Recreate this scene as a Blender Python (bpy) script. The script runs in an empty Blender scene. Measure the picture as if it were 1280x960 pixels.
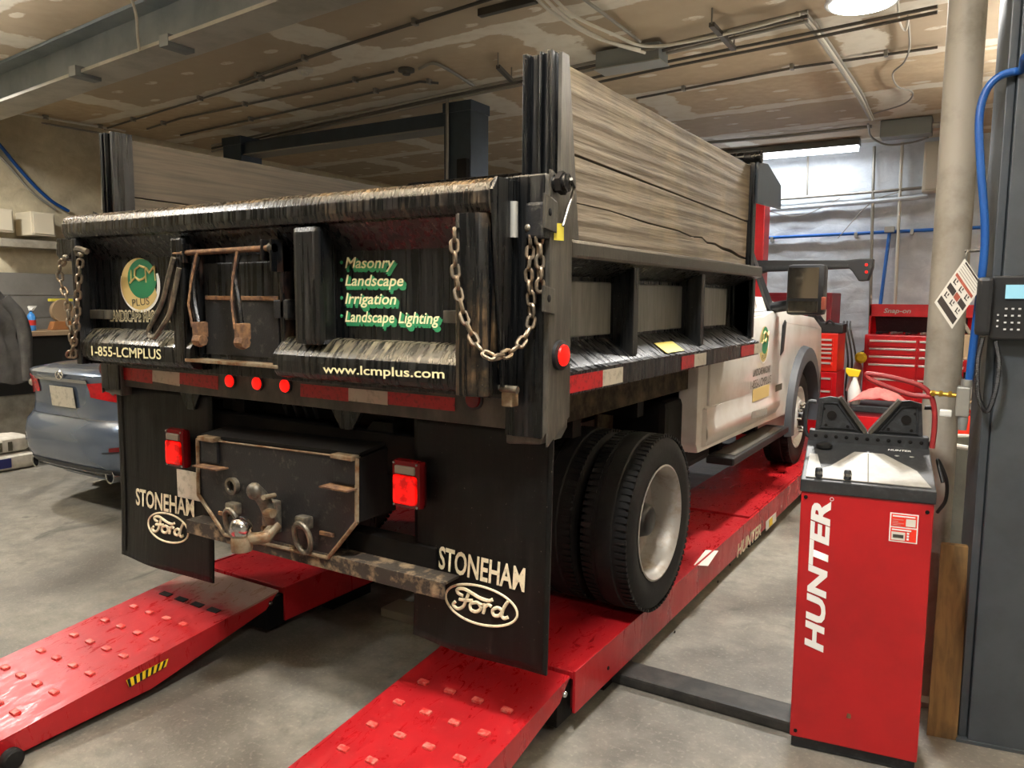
import bpy, bmesh, math, random
from mathutils import Vector, Matrix, noise
random.seed(7)
scene = bpy.context.scene
COL = scene.collection
# ------------------------------------------------------------------ camera
FPX, YAW, PITCH, ROLL, CAMH = 970.0, math.radians(31.9), math.radians(-6.3), math.radians(0.4), 1.67
_F = Vector((-math.sin(YAW)*math.cos(PITCH), math.cos(YAW)*math.cos(PITCH), math.sin(PITCH)))
_R = Vector((math.cos(YAW), math.sin(YAW), 0)); _U = _R.cross(_F)
_c, _s = math.cos(ROLL), math.sin(ROLL)
_R, _U = _c*_R + _s*_U, -_s*_R + _c*_U
CAM = Vector((0, 0, CAMH))
cd = bpy.data.cameras.new('camera'); cam = bpy.data.objects.new('camera', cd); COL.objects.link(cam)
cd.sensor_fit = 'HORIZONTAL'; cd.sensor_width = 36.0; cd.lens = FPX/1280*36.0; cd.clip_start = 0.05; cd.clip_end = 100
m3 = Matrix((_R, _U, -_F)).transposed()
cam.matrix_world = Matrix.Translation(CAM) @ m3.to_4x4()
scene.camera = cam
# ------------------------------------------------------------------ world, exposure
w = bpy.data.worlds.new('world'); scene.world = w; w.use_nodes = True
w.node_tree.nodes['Background'].inputs[0].default_value = (0.6, 0.65, 0.7, 1)
w.node_tree.nodes['Background'].inputs[1].default_value = 0.05
vs = scene.view_settings
vs.view_transform = 'Standard'; vs.look = 'None'; vs.gamma = 1.0; vs.use_curve_mapping = False
vs.exposure = 0.18
LAMP_W = 106.0
# ------------------------------------------------------------------ pixel -> world (a pixel gives a direction, the plane the distance)
def ray(u, v): return _R*((u-640)/FPX) + _U*(-(v-480)/FPX) + _F
def PX(u, v, x): d = ray(u, v); return CAM + d*(x/d.x)
def PY(u, v, y): d = ray(u, v); return CAM + d*(y/d.y)
def PZ(u, v, z): d = ray(u, v); return CAM + d*((z-CAMH)/d.z)
V = Vector
X3, Y3, Z3 = V((1,0,0)), V((0,1,0)), V((0,0,1))
# ------------------------------------------------------------------ materials
def lin(c):
    if isinstance(c, str):
        c = c.lstrip('#'); c = [int(c[i:i+2], 16)/255 for i in (0, 2, 4)]
        c = [x/12.92 if x <= .04045 else ((x+.055)/1.055)**2.4 for x in c]
    return (c[0], c[1], c[2], 1)
MATS = {}
class NT:
    def __init__(s, name):
        s.m = bpy.data.materials.new(name); s.m.use_nodes = True; MATS[name] = s.m
        s.t = s.m.node_tree; s.b = s.t.nodes['Principled BSDF']
        s.tc = s.t.nodes.new('ShaderNodeTexCoord'); s.geo = s.t.nodes.new('ShaderNodeNewGeometry')
    def n(s, typ, **kw):
        nd = s.t.nodes.new(typ)
        for k, v in kw.items(): setattr(nd, k, v)
        return nd
    def link(s, a, b): s.t.links.new(a, b)
    def coord(s, world=True, scale=(1,1,1), rot=(0,0,0)):
        mp = s.n('ShaderNodeMapping'); mp.inputs['Scale'].default_value = scale; mp.inputs['Rotation'].default_value = rot
        s.link(s.geo.outputs['Position'] if world else s.tc.outputs['Object'], mp.inputs['Vector']); return mp.outputs[0]
    def noise(s, vec, scale=5, detail=4, rough=.6, dist=0):
        nd = s.n('ShaderNodeTexNoise'); nd.inputs['Scale'].default_value = scale; nd.inputs['Detail'].default_value = detail
        nd.inputs['Roughness'].default_value = rough; nd.inputs['Distortion'].default_value = dist
        s.link(vec, nd.inputs['Vector']); return nd.outputs['Fac']
    def ramp(s, fac, lo, hi, a=0., b=1.):
        nd = s.n('ShaderNodeMapRange'); nd.clamp = True
        for i, v in zip((1, 2, 3, 4), (lo, hi, a, b)): nd.inputs[i].default_value = v
        s.link(fac, nd.inputs[0]); return nd.outputs[0]
    def mix(s, fac, a, b):
        nd = s.n('ShaderNodeMix', data_type='RGBA')
        if isinstance(fac, (int, float)): nd.inputs[0].default_value = fac
        else: s.link(fac, nd.inputs[0])
        for sock, v in ((nd.inputs[6], a), (nd.inputs[7], b)):
            if isinstance(v, (str, tuple, list)): sock.default_value = lin(v)
            else: s.link(v, sock)
        return nd.outputs[2]
    def math(s, op, a, b=None):
        nd = s.n('ShaderNodeMath', operation=op)
        for i, v in enumerate((a, b)):
            if v is None: continue
            if isinstance(v, (int, float)): nd.inputs[i].default_value = v
            else: s.link(v, nd.inputs[i])
        return nd.outputs[0]
    def bump(s, h, strength=.3, dist=.01):
        nd = s.n('ShaderNodeBump'); nd.inputs['Strength'].default_value = strength; nd.inputs['Distance'].default_value = dist
        s.link(h, nd.inputs['Height']); s.link(nd.outputs[0], s.b.inputs['Normal'])
    def out(s, col=None, rough=None, metal=None):
        for sock, v in (('Base Color', col), ('Roughness', rough), ('Metallic', metal)):
            if v is None: continue
            if isinstance(v, (str, tuple)): s.b.inputs[sock].default_value = lin(v)
            elif isinstance(v, (int, float)): s.b.inputs[sock].default_value = v
            else: s.link(v, s.b.inputs[sock])
        return s.m
def plain(name, c, rough=.5, metal=0., c2=None, sc=8, lo=.45, hi=.7, bump=0, emit=0, scale=(1,1,1), coat=0, spec=.5):
    k = NT(name); v = k.coord(True, scale)
    f = k.noise(v, sc, 5, .65)
    col = k.mix(k.ramp(f, lo, hi), c, c2) if c2 else c
    k.out(col, rough, metal)
    if bump: k.bump(k.noise(v, sc*4, 4), bump, .004)
    if emit: k.b.inputs['Emission Color'].default_value = lin(c); k.b.inputs['Emission Strength'].default_value = emit
    k.b.inputs['Specular IOR Level'].default_value = spec
    if coat: k.b.inputs['Coat Weight'].default_value = coat; k.b.inputs['Coat Roughness'].default_value = .08
    return k.m
def wet_black(name, dirt, sc, amount, base='#08090a', rust=None, rl=.2, dust=None, bump=.25):
    k = NT(name)
    f = k.noise(k.coord(True, sc), 1, 5, .6, .3); g = k.noise(k.coord(True), 6, 5, .7)
    fac = k.math('MULTIPLY', k.ramp(f, .56, .8), k.ramp(g, .4, .7, .05, amount))
    col = k.mix(fac, base, dirt)
    sp = k.noise(k.coord(True), 110, 2, .5)
    col = k.mix(k.ramp(sp, .72, .78, 0, .4), col, '#8a8478')
    if rust:
        col = k.mix(k.math('MULTIPLY', k.ramp(g, .52, .7), k.ramp(f, .42, .7, 0, .85)), col, rust)
    rough = k.ramp(f, .4, .75, rl, .6)
    if dust:   # dust and grit lying on surfaces that face up
        nz = k.n('ShaderNodeSeparateXYZ'); k.link(k.geo.outputs['Normal'], nz.inputs[0])
        df = k.math('MULTIPLY', k.ramp(nz.outputs[2], .35, .85), k.math('MULTIPLY', k.ramp(f, .42, .62, .12, 1), k.ramp(g, .40, .64, .05, .72)))
        col = k.mix(df, col, dust)
    k.out(col, rough, 0)
    k.bump(f, bump, .006); return k.m
wet_black('wet_black', '#4a4842', (60, 60, 2.0), .6)
wet_black('wet_black_cap', '#6b665a', (75, 50, 4), .75, rust='#4a3822', rl=.16, dust='#8b6d43')
wet_black('wet_black_ledge', '#b4b0a6', (10, 42, 10), 1.0, rl=.2)
wet_black('wet_black_roll', '#6a6558', (60, 12, 4), .7, rl=.18, dust='#8d8468', bump=.4)
wet_black('rib_rust', '#6a6558', (40, 40, 3), .7, rust='#7d6242', rl=.2)
wet_black('black_rust', '#4a443a', (30, 30, 4), .55, rust='#4e3323')
wet_black('rubber_flap', '#3a362f', (34, 34, 2.4), .6, base='#0a0a09', rl=.4).node_tree.nodes['Principled BSDF'].inputs['Specular IOR Level'].default_value = .25
plain('post_grey', '#33312c', .4, .1, '#5c574e', 5, .4, .75, .15, scale=(2, 8, 1))
plain('frame_black', '#090808', .75, 0, '#17130f', 7, .4, .7, .3, spec=.2)
plain('frame_dirty', '#2a241c', .8, 0, '#5a4d3b', 9, .4, .65, .4, spec=.2)
plain('plate_black', '#191a1c', .42, .1, '#57534b', 30, .58, .78, .3)
plain('bead_steel', '#8b8069', .55, .3, '#6b4a2a', 18, .4, .65, .3)
plain('rust', '#4e3627', .8, .2, '#856341', 25, .4, .65, .5)
plain('rust_bar', '#2e2822', .75, .2, '#8a775c', 13, .5, .66, .5)
plain('hitch_steel', '#56524a', .45, .6, '#8c8370', 20, .4, .7, .3)
plain('chain_steel', '#6f675a', .4, .75, '#96826a', 40, .4, .65, .2)
plain('bed_panel', '#7d7c77', .3, .25, '#595853', 3, .35, .7, .05, scale=(1, 8, 1))  # grey variation stands in for soft reflections on the panels
plain('steel_rail', '#5b5850', .3, .5, '#3d3b36', 6, .35, .65, .1, scale=(4, 40, 4))
plain('rubber_tire', '#0a0a0a', .7, 0, '#191715', 12, .45, .7, .3, spec=.3)
plain('rim_grey', '#9a968e', .45, .25, '#76634c', 7, .5, .72, .1)
plain('rim_white', '#d9d9d6', .4, 0, '#b5b0a8', 9, .5, .7)
plain('truck_white', '#d8d5cd', .32, 0, '#c0b8aa', 3.5, .42, .75, .02, coat=.5)
plain('grey_flare', '#3a3d42', .6, 0)
plain('black_plastic', '#131416', .5)
plain('black_gloss', '#0a0b0d', .15)
plain('glass_dark', '#0a0d10', .05)
plain('mirror_glass', '#9a9080', .06, .9)
plain('reflect_red', '#a3121a', .35, 0, '#7c0d12', 60, .5, .6)
plain('reflect_white', '#b9b2a0', .4, 0, '#8d8777', 30, .5, .7)
plain('lamp_red_lit', '#f0120a', .3, 0, emit=1.1)
plain('lamp_red_dim', '#a00810', .15, 0, '#7a060c', 30, emit=.06)
plain('lamp_red_off', '#5c0508', .25)
plain('lamp_clear', '#7d7568', .2)
plain('cream_print', '#efe6b4', .5)
plain('cream_dull', '#d9cda8', .55, 0, '#a89c7a', 60, .5, .7)
plain('flap_print', '#e2d7b5', .6, 0, '#b7ab8c', 50, .5, .7)
plain('green_print', '#2f8a5a', .5)
plain('green_logo', '#1f7048', .45)
plain('gold_print', '#c9b071', .5)
plain('white_print', '#eeece6', .5)
plain('dark_print', '#4a4636', .6)
plain('yellow_label', '#d8c940', .5)
plain('yellow', '#e6c21c', .5)
def red_deck(name, wear):
    k = NT(name); v = k.coord(True); f = k.noise(v, 2.2, 5, .65); g = k.noise(k.coord(True, (14, 5, 1)), 1.6, 6, .75, 1.2); h = k.noise(v, 30, 4, .6)
    col = k.mix(k.ramp(f, .4, .75), '#a81a20', '#8a1217')
    col = k.mix(k.math('MULTIPLY', k.ramp(g, .60, .66, 0, .75), k.ramp(f, .42, .6)), col, '#4a0a0b')
    col = k.mix(k.ramp(h, .62, .75, 0, .35), col, '#cf5a50')
    if wear:
        sp = k.n('ShaderNodeSeparateXYZ'); k.link(k.geo.outputs['Position'], sp.inputs[0])
        wf = k.math('ADD', k.ramp(sp.outputs[1], 2.05, 2.45, -.35, .55), k.math('MULTIPLY', k.noise(v, 5, 5, .7), .75))
        col = k.mix(k.ramp(wf, .45, .72, 0, .7), col, '#a39a8a')
    k.out(col, k.ramp(g, .45, .65, .42, .2), 0); k.bump(h, .05, .003)
red_deck('lift_red', False); red_deck('ramp_worn', True)
plain('cleat_red', '#c8302c', .4, 0, '#d8766a', 60, .42, .6)
plain('lift_red_dark', '#5a0a0d', .45, 0, '#3c0608', 3, .4, .7)
plain('cabinet_red', '#ad161c', .38, 0, '#9a1218', 3, .4, .7)
plain('chest_red', '#c3131c', .3, 0, '#a50e16', 2)
plain('chest_orange', '#e02a1a', .3)
plain('dark_red', '#7d1420', .45)
plain('bucket_red', '#e8341f', .45)
plain('drawer_trim', '#d8d2c8', .3, .4)
plain('console_black', '#232527', .5, 0, '#35373a', 40, .5, .7, .1)
plain('console_grey', '#85827a', .5, 0, '#9d9a91', 14, .35, .7)
plain('chrome', '#c8c8c8', .15, 1)
plain('brass', '#b08d3c', .3, .9)
plain('aluminium', '#a7a69f', .4, .6)
plain('lift_post', '#41474c', .45, .05, '#363c41', 6, .4, .7)
plain('lift_post_blue', '#2c3740', .4, .1, '#202a33', 4, .4, .7)
plain('hose_blue', '#114a90', .4)
plain('hose_red', '#8e2426', .5)
plain('hose_black', '#101010', .5)
plain('pipe_blue', '#1f62b4', .4)
plain('conduit', '#8d8980', .45, .5)
plain('conduit_dark', '#55514a', .5, .4)
plain('wire_white', '#c9c4b6', .5)
plain('wire_grey', '#8f8b82', .55)
plain('steel_box', '#7f8382', .5, .3)
plain('beam_grey', '#7d8486', .55, .1, '#6a7174', 3, .4, .7)
plain('beam_flange', '#b7b2a6', .55, .1, '#9c978b', 3, .4, .7)
plain('panel_cream', '#d8d3c4', .5)
plain('white_box', '#d6ccb4', .6)
plain('jacket', '#3a3835', .9, 0, '#4b4844', 8, .4, .7, .5)
plain('bottle_blue', '#3f86c9', .3)
plain('bottle_white', '#d9d8d2', .4)
plain('bottle_red', '#c23028', .4)
plain('bench_wood', '#8a7458', .7)
plain('bench_dark', '#14130f', .8)
plain('orange_wood', '#8a5a30', .6)
plain('car_paint', '#5d6a7c', .25, .5, '#586678', 3, coat=.8)
plain('car_lower', '#23262b', .5)
plain('tag_white', '#d9d4c8', .5)
plain('tag_dark', '#2c241f', .6)
plain('tag_red', '#9a4a36', .6)
plain('phone_black', '#17181a', .45)
plain('screen', '#7fb0c0', .3, 0, emit=.55)
plain('key_white', '#c8c8c8', .5)
plain('rag_red', '#d9837c', .9, 0, '#c06a66', 14, .4, .7, .3)
plain('bin_grey', '#6e6f66', .6, 0, '#5a5b53', 6, .4, .7)
plain('bag_white', '#cfc9bb', .7, 0, '#b7b0a0', 12, .4, .7, .3)
plain('navy', '#1c2158', .5)
plain('floor_channel', '#2b2a28', .5, .3, '#45423d', 12, .4, .7, .2)
plain('bin_lining', '#b9b4a8', .7)
plain('hub_black', '#121212', .4)
plain('silver_bar', '#b8b2a2', .35, .6)
plain('light_housing', '#c7c9c6', .5)
plain('tape_white', '#bcbcb2', .5)
plain('cloth_pink', '#d8b0a8', .9)
k = NT('tail_lens'); f = k.noise(k.coord(True), 22, 3, .6)
k.out('#c80a08', .25); k.b.inputs['Emission Color'].default_value = lin('#ff0d06'); k.link(k.ramp(f, .38, .68, .05, 1.1), k.b.inputs['Emission Strength'])
def mk_lamp(name, c, s):
    k = NT(name); k.out(c, .5); k.b.inputs['Emission Color'].default_value = lin(c); k.b.inputs['Emission Strength'].default_value = s
mk_lamp('lamp_white', '#fffaf0', 9); mk_lamp('added_tube', '#fffaf2', 1000); mk_lamp('tube_white', '#f4f8ff', 7)  # the strong tube material serves the added ceiling fill lights
# floor: worn concrete with stains and damp patches
k = NT('concrete'); v = k.coord(True)
a = k.noise(v, .9, 6, .65, .4); b = k.noise(v, 7, 6, .7); c = k.noise(v, 55, 3, .6); d = k.noise(k.coord(True, (1.3, .7, 1)), 2.2, 4, .6, 1.0)
col = k.mix(k.ramp(b, .35, .68), '#6d6a62', '#8b877c'); col = k.mix(k.ramp(a, .45, .62, 0, .85), col, '#55514a')
col = k.mix(k.ramp(c, .55, .72, 0, .45), col, '#9c978a'); col = k.mix(k.ramp(d, .62, .70, 0, .6), col, '#3d3a35')
k.out(col, k.ramp(a, .4, .65, .75, .38)); k.bump(k.math('ADD', c, b), .25, .006)
# painted masonry
def masonry(name, c1, c2, sc, stain):
    k = NT(name); v = k.coord(True); f = k.noise(v, 6, 7, .7, .6); g = k.noise(v, 1.3, 4, .6)
    vo = k.n('ShaderNodeTexVoronoi', feature='DISTANCE_TO_EDGE'); vo.inputs['Scale'].default_value = sc
    k.link(k.coord(True, (1, 1, 2.2)), vo.inputs['Vector'])
    e = k.ramp(vo.outputs['Distance'], 0, .08)
    col = k.mix(k.ramp(f, .35, .7), c1, c2); col = k.mix(k.ramp(g, .52, .72, 0, .45), col, stain)
    k.out(col, .75); k.bump(k.math('ADD', k.math('MULTIPLY', e, .12), f), .5, .02)
masonry('masonry_white', '#c2c9d0', '#d8dde2', 2.4, '#a5adb4')
masonry('masonry_cream', '#c2b698', '#d8cdb0', 2.0, '#94896f')
masonry('masonry_plain', '#b3ada0', '#c4beb2', 2.0, '#8f897c')
plain('wall_board', '#74726c', .65, 0, '#62605a', 4, .4, .7, .1)
plain('concrete_ledge', '#9a9484', .8, 0, '#7d776a', 9, .4, .7, .4)
# drywall ceiling panel: tan paper, taped edges and screw dabs
k = NT('drywall'); PLX, PLY = 3.6, 1.2
sx = k.n('ShaderNodeSeparateXYZ'); k.link(k.tc.outputs['Object'], sx.inputs[0])
v = k.coord(True); nz = k.noise(v, 2.6, 5, .6); nf = k.noise(v, 9, 4, .6); oi = k.n('ShaderNodeObjectInfo')
ex = k.math('SUBTRACT', PLX/2, k.math('ABSOLUTE', sx.outputs[0])); ey = k.math('SUBTRACT', PLY/2, k.math('ABSOLUTE', sx.outputs[1]))
ex = k.math('ADD', ex, k.math('MULTIPLY', k.math('SUBTRACT', nz, .5), -.55)); ey = k.math('ADD', ey, k.math('MULTIPLY', k.math('SUBTRACT', nz, .5), -.25))
fx = k.ramp(ex, .17, .20, 1, 0); fy = k.ramp(ey, .085, .105, 1, 0)
# screw dabs every 0.6 x 0.4
def cell(s, p): return k.math('ABSOLUTE', k.math('SUBTRACT', k.math('FRACT', k.math('ADD', k.math('DIVIDE', s, p), .5)), .5))
dx = k.math('MULTIPLY', cell(sx.outputs[0], .6), .6); dy = k.math('MULTIPLY', cell(sx.outputs[1], .41), .41)
dd = k.math('ADD', k.math('SQRT', k.math('ADD', k.math('MULTIPLY', k.math('MULTIPLY', dx, .5), k.math('MULTIPLY', dx, .5)), k.math('MULTIPLY', dy, dy))), k.math('MULTIPLY', k.math('SUBTRACT', nf, .5), .07))
fd = k.math('MULTIPLY', k.ramp(dd, .035, .045, 1, 0), k.ramp(nz, .44, .5))
mud = k.math('MAXIMUM', k.math('MAXIMUM', fx, fy), fd)
base = k.mix(k.ramp(nf, .4, .7), '#b8a283', '#c6b292'); base = k.mix(oi.outputs['Random'], base, '#ab9b84')
base = k.mix(k.ramp(k.noise(v, .8, 4, .6), .55, .75, 0, .5), base, '#9a8a72')
k.out(k.mix(k.math('MULTIPLY', mud, k.ramp(nf, .3, .55, .7, .95)), base, '#dad3c2'), .8); k.bump(mud, .2, .004)
# weathered plank
k = NT('plank_wood'); v = k.coord(False, (14, .55, 9)); g = k.noise(v, 2.2, 5, .65, 2.2); f = k.noise(k.coord(False, (60, 1.6, 70)), 1, 4, .6, .5)
p = k.noise(k.coord(False), 3.0, 3, .6)
wv = k.n('ShaderNodeTexWave'); wv.inputs['Scale'].default_value = 2.6; wv.inputs['Distortion'].default_value = 9; wv.inputs['Detail'].default_value = 3; wv.inputs['Detail Scale'].default_value = .7
wv.bands_direction = 'Z'; k.link(k.coord(False, (1, .22, 2.2)), wv.inputs['Vector'])
col = k.mix(k.ramp(g, .3, .7), '#887c69', '#62584a'); col = k.mix(k.ramp(wv.outputs['Fac'], .55, .95, 0, .6), col, '#51442f')
col = k.mix(k.ramp(f, .52, .7, 0, .7), col, '#443a2b'); col = k.mix(k.ramp(p, .5, .75, 0, .45), col, '#a59573')
k.out(col, .78); k.bump(k.math('ADD', f, k.math('MULTIPLY', wv.outputs['Fac'], .6)), .5, .006)
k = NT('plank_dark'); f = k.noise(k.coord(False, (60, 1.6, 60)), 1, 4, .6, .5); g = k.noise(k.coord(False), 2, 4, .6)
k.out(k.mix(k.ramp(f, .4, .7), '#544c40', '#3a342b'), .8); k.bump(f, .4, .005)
k = NT('plank_lean'); f = k.noise(k.coord(False, (40, 40, 1.2)), 1, 4, .6, .8); g = k.noise(k.coord(False), 3.5, 4, .65)
col = k.mix(k.ramp(f, .4, .7), '#8a6a3e', '#6a4f2c'); k.out(k.mix(k.ramp(g, .5, .68, 0, .7), col, '#46341f'), .75); k.bump(f, .3, .004)
plain('pole_beige', '#a39c8e', .6, 0, '#857e70', 5, .48, .7, .2)
def M(n): return MATS[n]
# ------------------------------------------------------------------ mesh building
WORLD = {}
def wloc(o): return WORLD.get(o.name, V((0,0,0))) if o else V((0,0,0))
class B:
    def __init__(s): s.bm = bmesh.new()
    def _new(s, tmp, mat=None):
        me = bpy.data.meshes.new('tmp'); tmp.to_mesh(me); tmp.free()
        if mat is not None: me.transform(mat)
        s.bm.from_mesh(me); bpy.data.meshes.remove(me); return s
    def box(s, x0, x1, y0, y1, z0, z1, bev=0., mat=None):
        t = bmesh.new(); bmesh.ops.create_cube(t, size=1)
        t.transform(Matrix.Translation(((x0+x1)/2, (y0+y1)/2, (z0+z1)/2)) @ Matrix.Diagonal((abs(x1-x0), abs(y1-y0), abs(z1-z0), 1)))
        if bev: bmesh.ops.bevel(t, geom=t.edges[:], offset=bev, segments=2, affect='EDGES', profile=.6)
        return s._new(t, mat)
    def slab(s, pts, d, bev=0.):
        """polygon (3-D points) extruded by vector d"""
        t = bmesh.new(); d = V(d)
        a = [t.verts.new(V(p)) for p in pts]; b = [t.verts.new(V(p)+d) for p in pts]; n = len(pts)
        t.faces.new(a); t.faces.new(b[::-1])
        for i in range(n): t.faces.new((a[i], b[i], b[(i+1) % n], a[(i+1) % n]))
        bmesh.ops.recalc_face_normals(t, faces=t.faces[:])
        if bev: bmesh.ops.bevel(t, geom=t.edges[:], offset=bev, segments=2, affect='EDGES', profile=.6)
        return s._new(t)
    def tube(s, pts, r, seg=8, closed=False, radii=None):
        t = bmesh.new(); pts = [V(p) for p in pts]; n = len(pts); rings = []
        ref = None
        for i, p in enumerate(pts):
            if closed: tan = pts[(i+1) % n] - pts[i-1]
            else: tan = pts[min(i+1, n-1)] - pts[max(i-1, 0)]
            tan.normalize()
            if ref is None:
                ref = Z3 if abs(tan.z) < .9 else X3
                ref = (ref - tan*ref.dot(tan)).normalized()
            else:
                ref = (ref - tan*ref.dot(tan))
                ref = ref.normalized() if ref.length > 1e-6 else tan.orthogonal().normalized()
            bi = tan.cross(ref); rr = radii[i] if radii else r
            rings.append([t.verts.new(p + (ref*math.cos(2*math.pi*k/seg) + bi*math.sin(2*math.pi*k/seg))*rr) for k in range(seg)])
        for i in range(n if closed else n-1):
            a, b = rings[i], rings[(i+1) % n]
            for k in range(seg): t.faces.new((a[k], a[(k+1) % seg], b[(k+1) % seg], b[k]))
        if not closed: t.faces.new(rings[0][::-1]); t.faces.new(rings[-1])
        bmesh.ops.recalc_face_normals(t, faces=t.faces[:])
        return s._new(t)
    def lathe(s, prof, c, axis, seg=32, closed=False, cap0=True):
        t = bmesh.new(); ax = V(axis).normalized(); e1 = ax.orthogonal().normalized(); e2 = ax.cross(e1); c = V(c)
        rings = [[t.verts.new(c + ax*h + (e1*math.cos(2*math.pi*k/seg) + e2*math.sin(2*math.pi*k/seg))*max(r, 1e-4)) for k in range(seg)] for r, h in prof]
        m = len(rings)
        for i in range(m if closed else m-1):
            a, b = rings[i], rings[(i+1) % m]
            for k in range(seg): t.faces.new((a[k], a[(k+1) % seg], b[(k+1) % seg], b[k]))
        if not closed:
            if cap0: t.faces.new(rings[0][::-1])
            t.faces.new(rings[-1])
        bmesh.ops.recalc_face_normals(t, faces=t.faces[:])
        return s._new(t)
    def ball(s, c, r, seg=14, sc=(1,1,1)):
        t = bmesh.new(); bmesh.ops.create_uvsphere(t, u_segments=seg, v_segments=seg//2+2, radius=r)
        t.transform(Matrix.Translation(V(c)) @ Matrix.Diagonal((*sc, 1))); return s._new(t)
    def grid(s, rows):
        t = bmesh.new(); vv = [[t.verts.new(V(p)) for p in r] for r in rows]
        for i in range(len(vv)-1):
            for j in range(len(vv[0])-1): t.faces.new((vv[i][j], vv[i][j+1], vv[i+1][j+1], vv[i+1][j]))
        bmesh.ops.recalc_face_normals(t, faces=t.faces[:])
        return s._new(t)
    def mesh(s, name, smooth=False):
        me = bpy.data.meshes.new(name); s.bm.to_mesh(me); s.bm.free()
        if smooth:
            me.polygons.foreach_set('use_smooth', [True]*len(me.polygons)); me.set_sharp_from_angle(angle=math.radians(38))
        return me
    def build(s, name, mat, parent=None, smooth=False, base=False):
        me = s.mesh(name, smooth); me.materials.append(M(mat))
        return place(name, me, parent, base)
def place(name, me, parent=None, base=False):
    co = [v.co for v in me.vertices]
    lo = V([min(c[i] for c in co) for i in range(3)]); hi = V([max(c[i] for c in co) for i in range(3)])
    c = (lo+hi)/2
    if base: c.z = lo.z
    me.transform(Matrix.Translation(-c))
    o = bpy.data.objects.new(name, me); COL.objects.link(o)
    o.location = c - wloc(parent); o.parent = parent; WORLD[o.name] = c
    return o
def inst(name, me, mat, parent=None):
    o = bpy.data.objects.new(name, me); COL.objects.link(o)
    o.parent = parent; o.matrix_basis = Matrix.Translation(-wloc(parent)) @ mat
    WORLD[o.name] = mat.translation.copy(); return o
def tag(o, label, cat, group=None, kind=None):
    if label: o['label'] = label
    if cat: o['category'] = cat
    if group: o['group'] = group
    if kind: o['kind'] = kind
    return o
def struct(o): o['kind'] = 'structure'; return o
def thing(name, loc, label, cat, group=None):
    o = bpy.data.objects.new(name, None); COL.objects.link(o); o.location = loc; o.empty_display_size = .1
    WORLD[o.name] = V(loc); return tag(o, label, cat, group)
def bx(name, mat, parent, x0, x1, y0, y1, z0, z1, bev=0., **kw): return B().box(x0, x1, y0, y1, z0, z1, bev).build(name, mat, parent, **kw)
# flat lettering between two baseline points
def text(s, pl, pr, h, mat, parent, name='lettering', bold=0., shear=0., up=Z3, lift=.0015, thick=.0008, normal=None):
    cu = bpy.data.curves.new('txt', 'FONT'); cu.body = s; cu.offset = bold; cu.shear = shear; cu.extrude = 0; cu.resolution_u = 3
    o = bpy.data.objects.new('txt', cu); COL.objects.link(o); bpy.context.view_layer.update()
    dg = bpy.context.evaluated_depsgraph_get(); me = bpy.data.meshes.new_from_object(o.evaluated_get(dg))
    bpy.data.objects.remove(o); bpy.data.curves.remove(cu)
    xs = [v.co.x for v in me.vertices]; ys = [v.co.y for v in me.vertices]
    pl, pr = V(pl), V(pr); wd = (pr-pl).length; e1 = (pr-pl).normalized()
    e2 = (V(up) - e1*V(up).dot(e1)).normalized(); nn = V(normal) if normal else e1.cross(e2)
    sx_ = wd/(max(xs)-min(xs)); caph = .73; sy = h/caph
    # bfont capital height is about 0.73 of its size
    for v in me.vertices:
        v.co = pl + e1*((v.co.x-min(xs))*sx_) + e2*(v.co.y*sy) + nn*lift
    me.materials.append(M(mat)); return place(name, me, parent)
def decal(pts, mat, parent, name, nrm, lift=.001, thick=.0012):
    n = V(nrm).normalized(); return B().slab([V(p)+n*lift for p in pts], n*thick).build(name, mat, parent)
def disc(c, nrm, r, d, mat, parent, name, seg=24, smooth=True):
    return B().lathe([(r, 0), (r, d*.6), (r*.8, d)], c, nrm, seg).build(name, mat, parent, smooth=smooth)
def cpath(pts, n=8):
    """Catmull-Rom through points"""
    p = [V(q) for q in pts]; p = [p[0]*2-p[1]] + p + [p[-1]*2-p[-2]]; out = []
    for i in range(1, len(p)-2):
        for k_ in range(n):
            t = k_/n
            out.append(.5*((2*p[i]) + (p[i+1]-p[i-1])*t + (2*p[i-1]-5*p[i]+4*p[i+1]-p[i+2])*t*t + (3*p[i]-p[i-1]-3*p[i+1]+p[i+2])*t**3))
    out.append(p[-2]); return out
# ================================================================== ROOM
ZC = 3.75; WXL, WXR, WYB, WYR = -9.7, 3.6, 11.5, -4.0
struct(bx('floor', 'concrete', None, WXL-.3, WXR+.2, WYR-.2, WYB+.3, -.15, 0))
ceiling = struct(bx('ceiling', 'masonry_plain', None, WXL-.3, WXR+.2, WYR-.2, WYB+.3, ZC+.012, ZC+.2))
pm = B().box(-1.8, 1.8, -.6, .6, 0, .012).mesh('ceiling_panel'); pm.materials.append(M('drywall'))
CG = Matrix.Rotation(math.radians(-2.2), 4, 'Z')
for r in range(-4, 11):
    for c in range(-4, 3):
        x = -3.0 + c*3.6 + (1.5 if r % 2 else 0); y = 4.55 + r*1.2
        p = CG @ V((x, y-5, 0)) + V((0, 5, ZC))
        if -9.9 < p.x+1.7 and p.x-1.7 < WXR and WYR-.4 < p.y < WYB+.3:
            inst('ceiling_panel', pm, Matrix.Translation(p) @ CG, ceiling)
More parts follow.
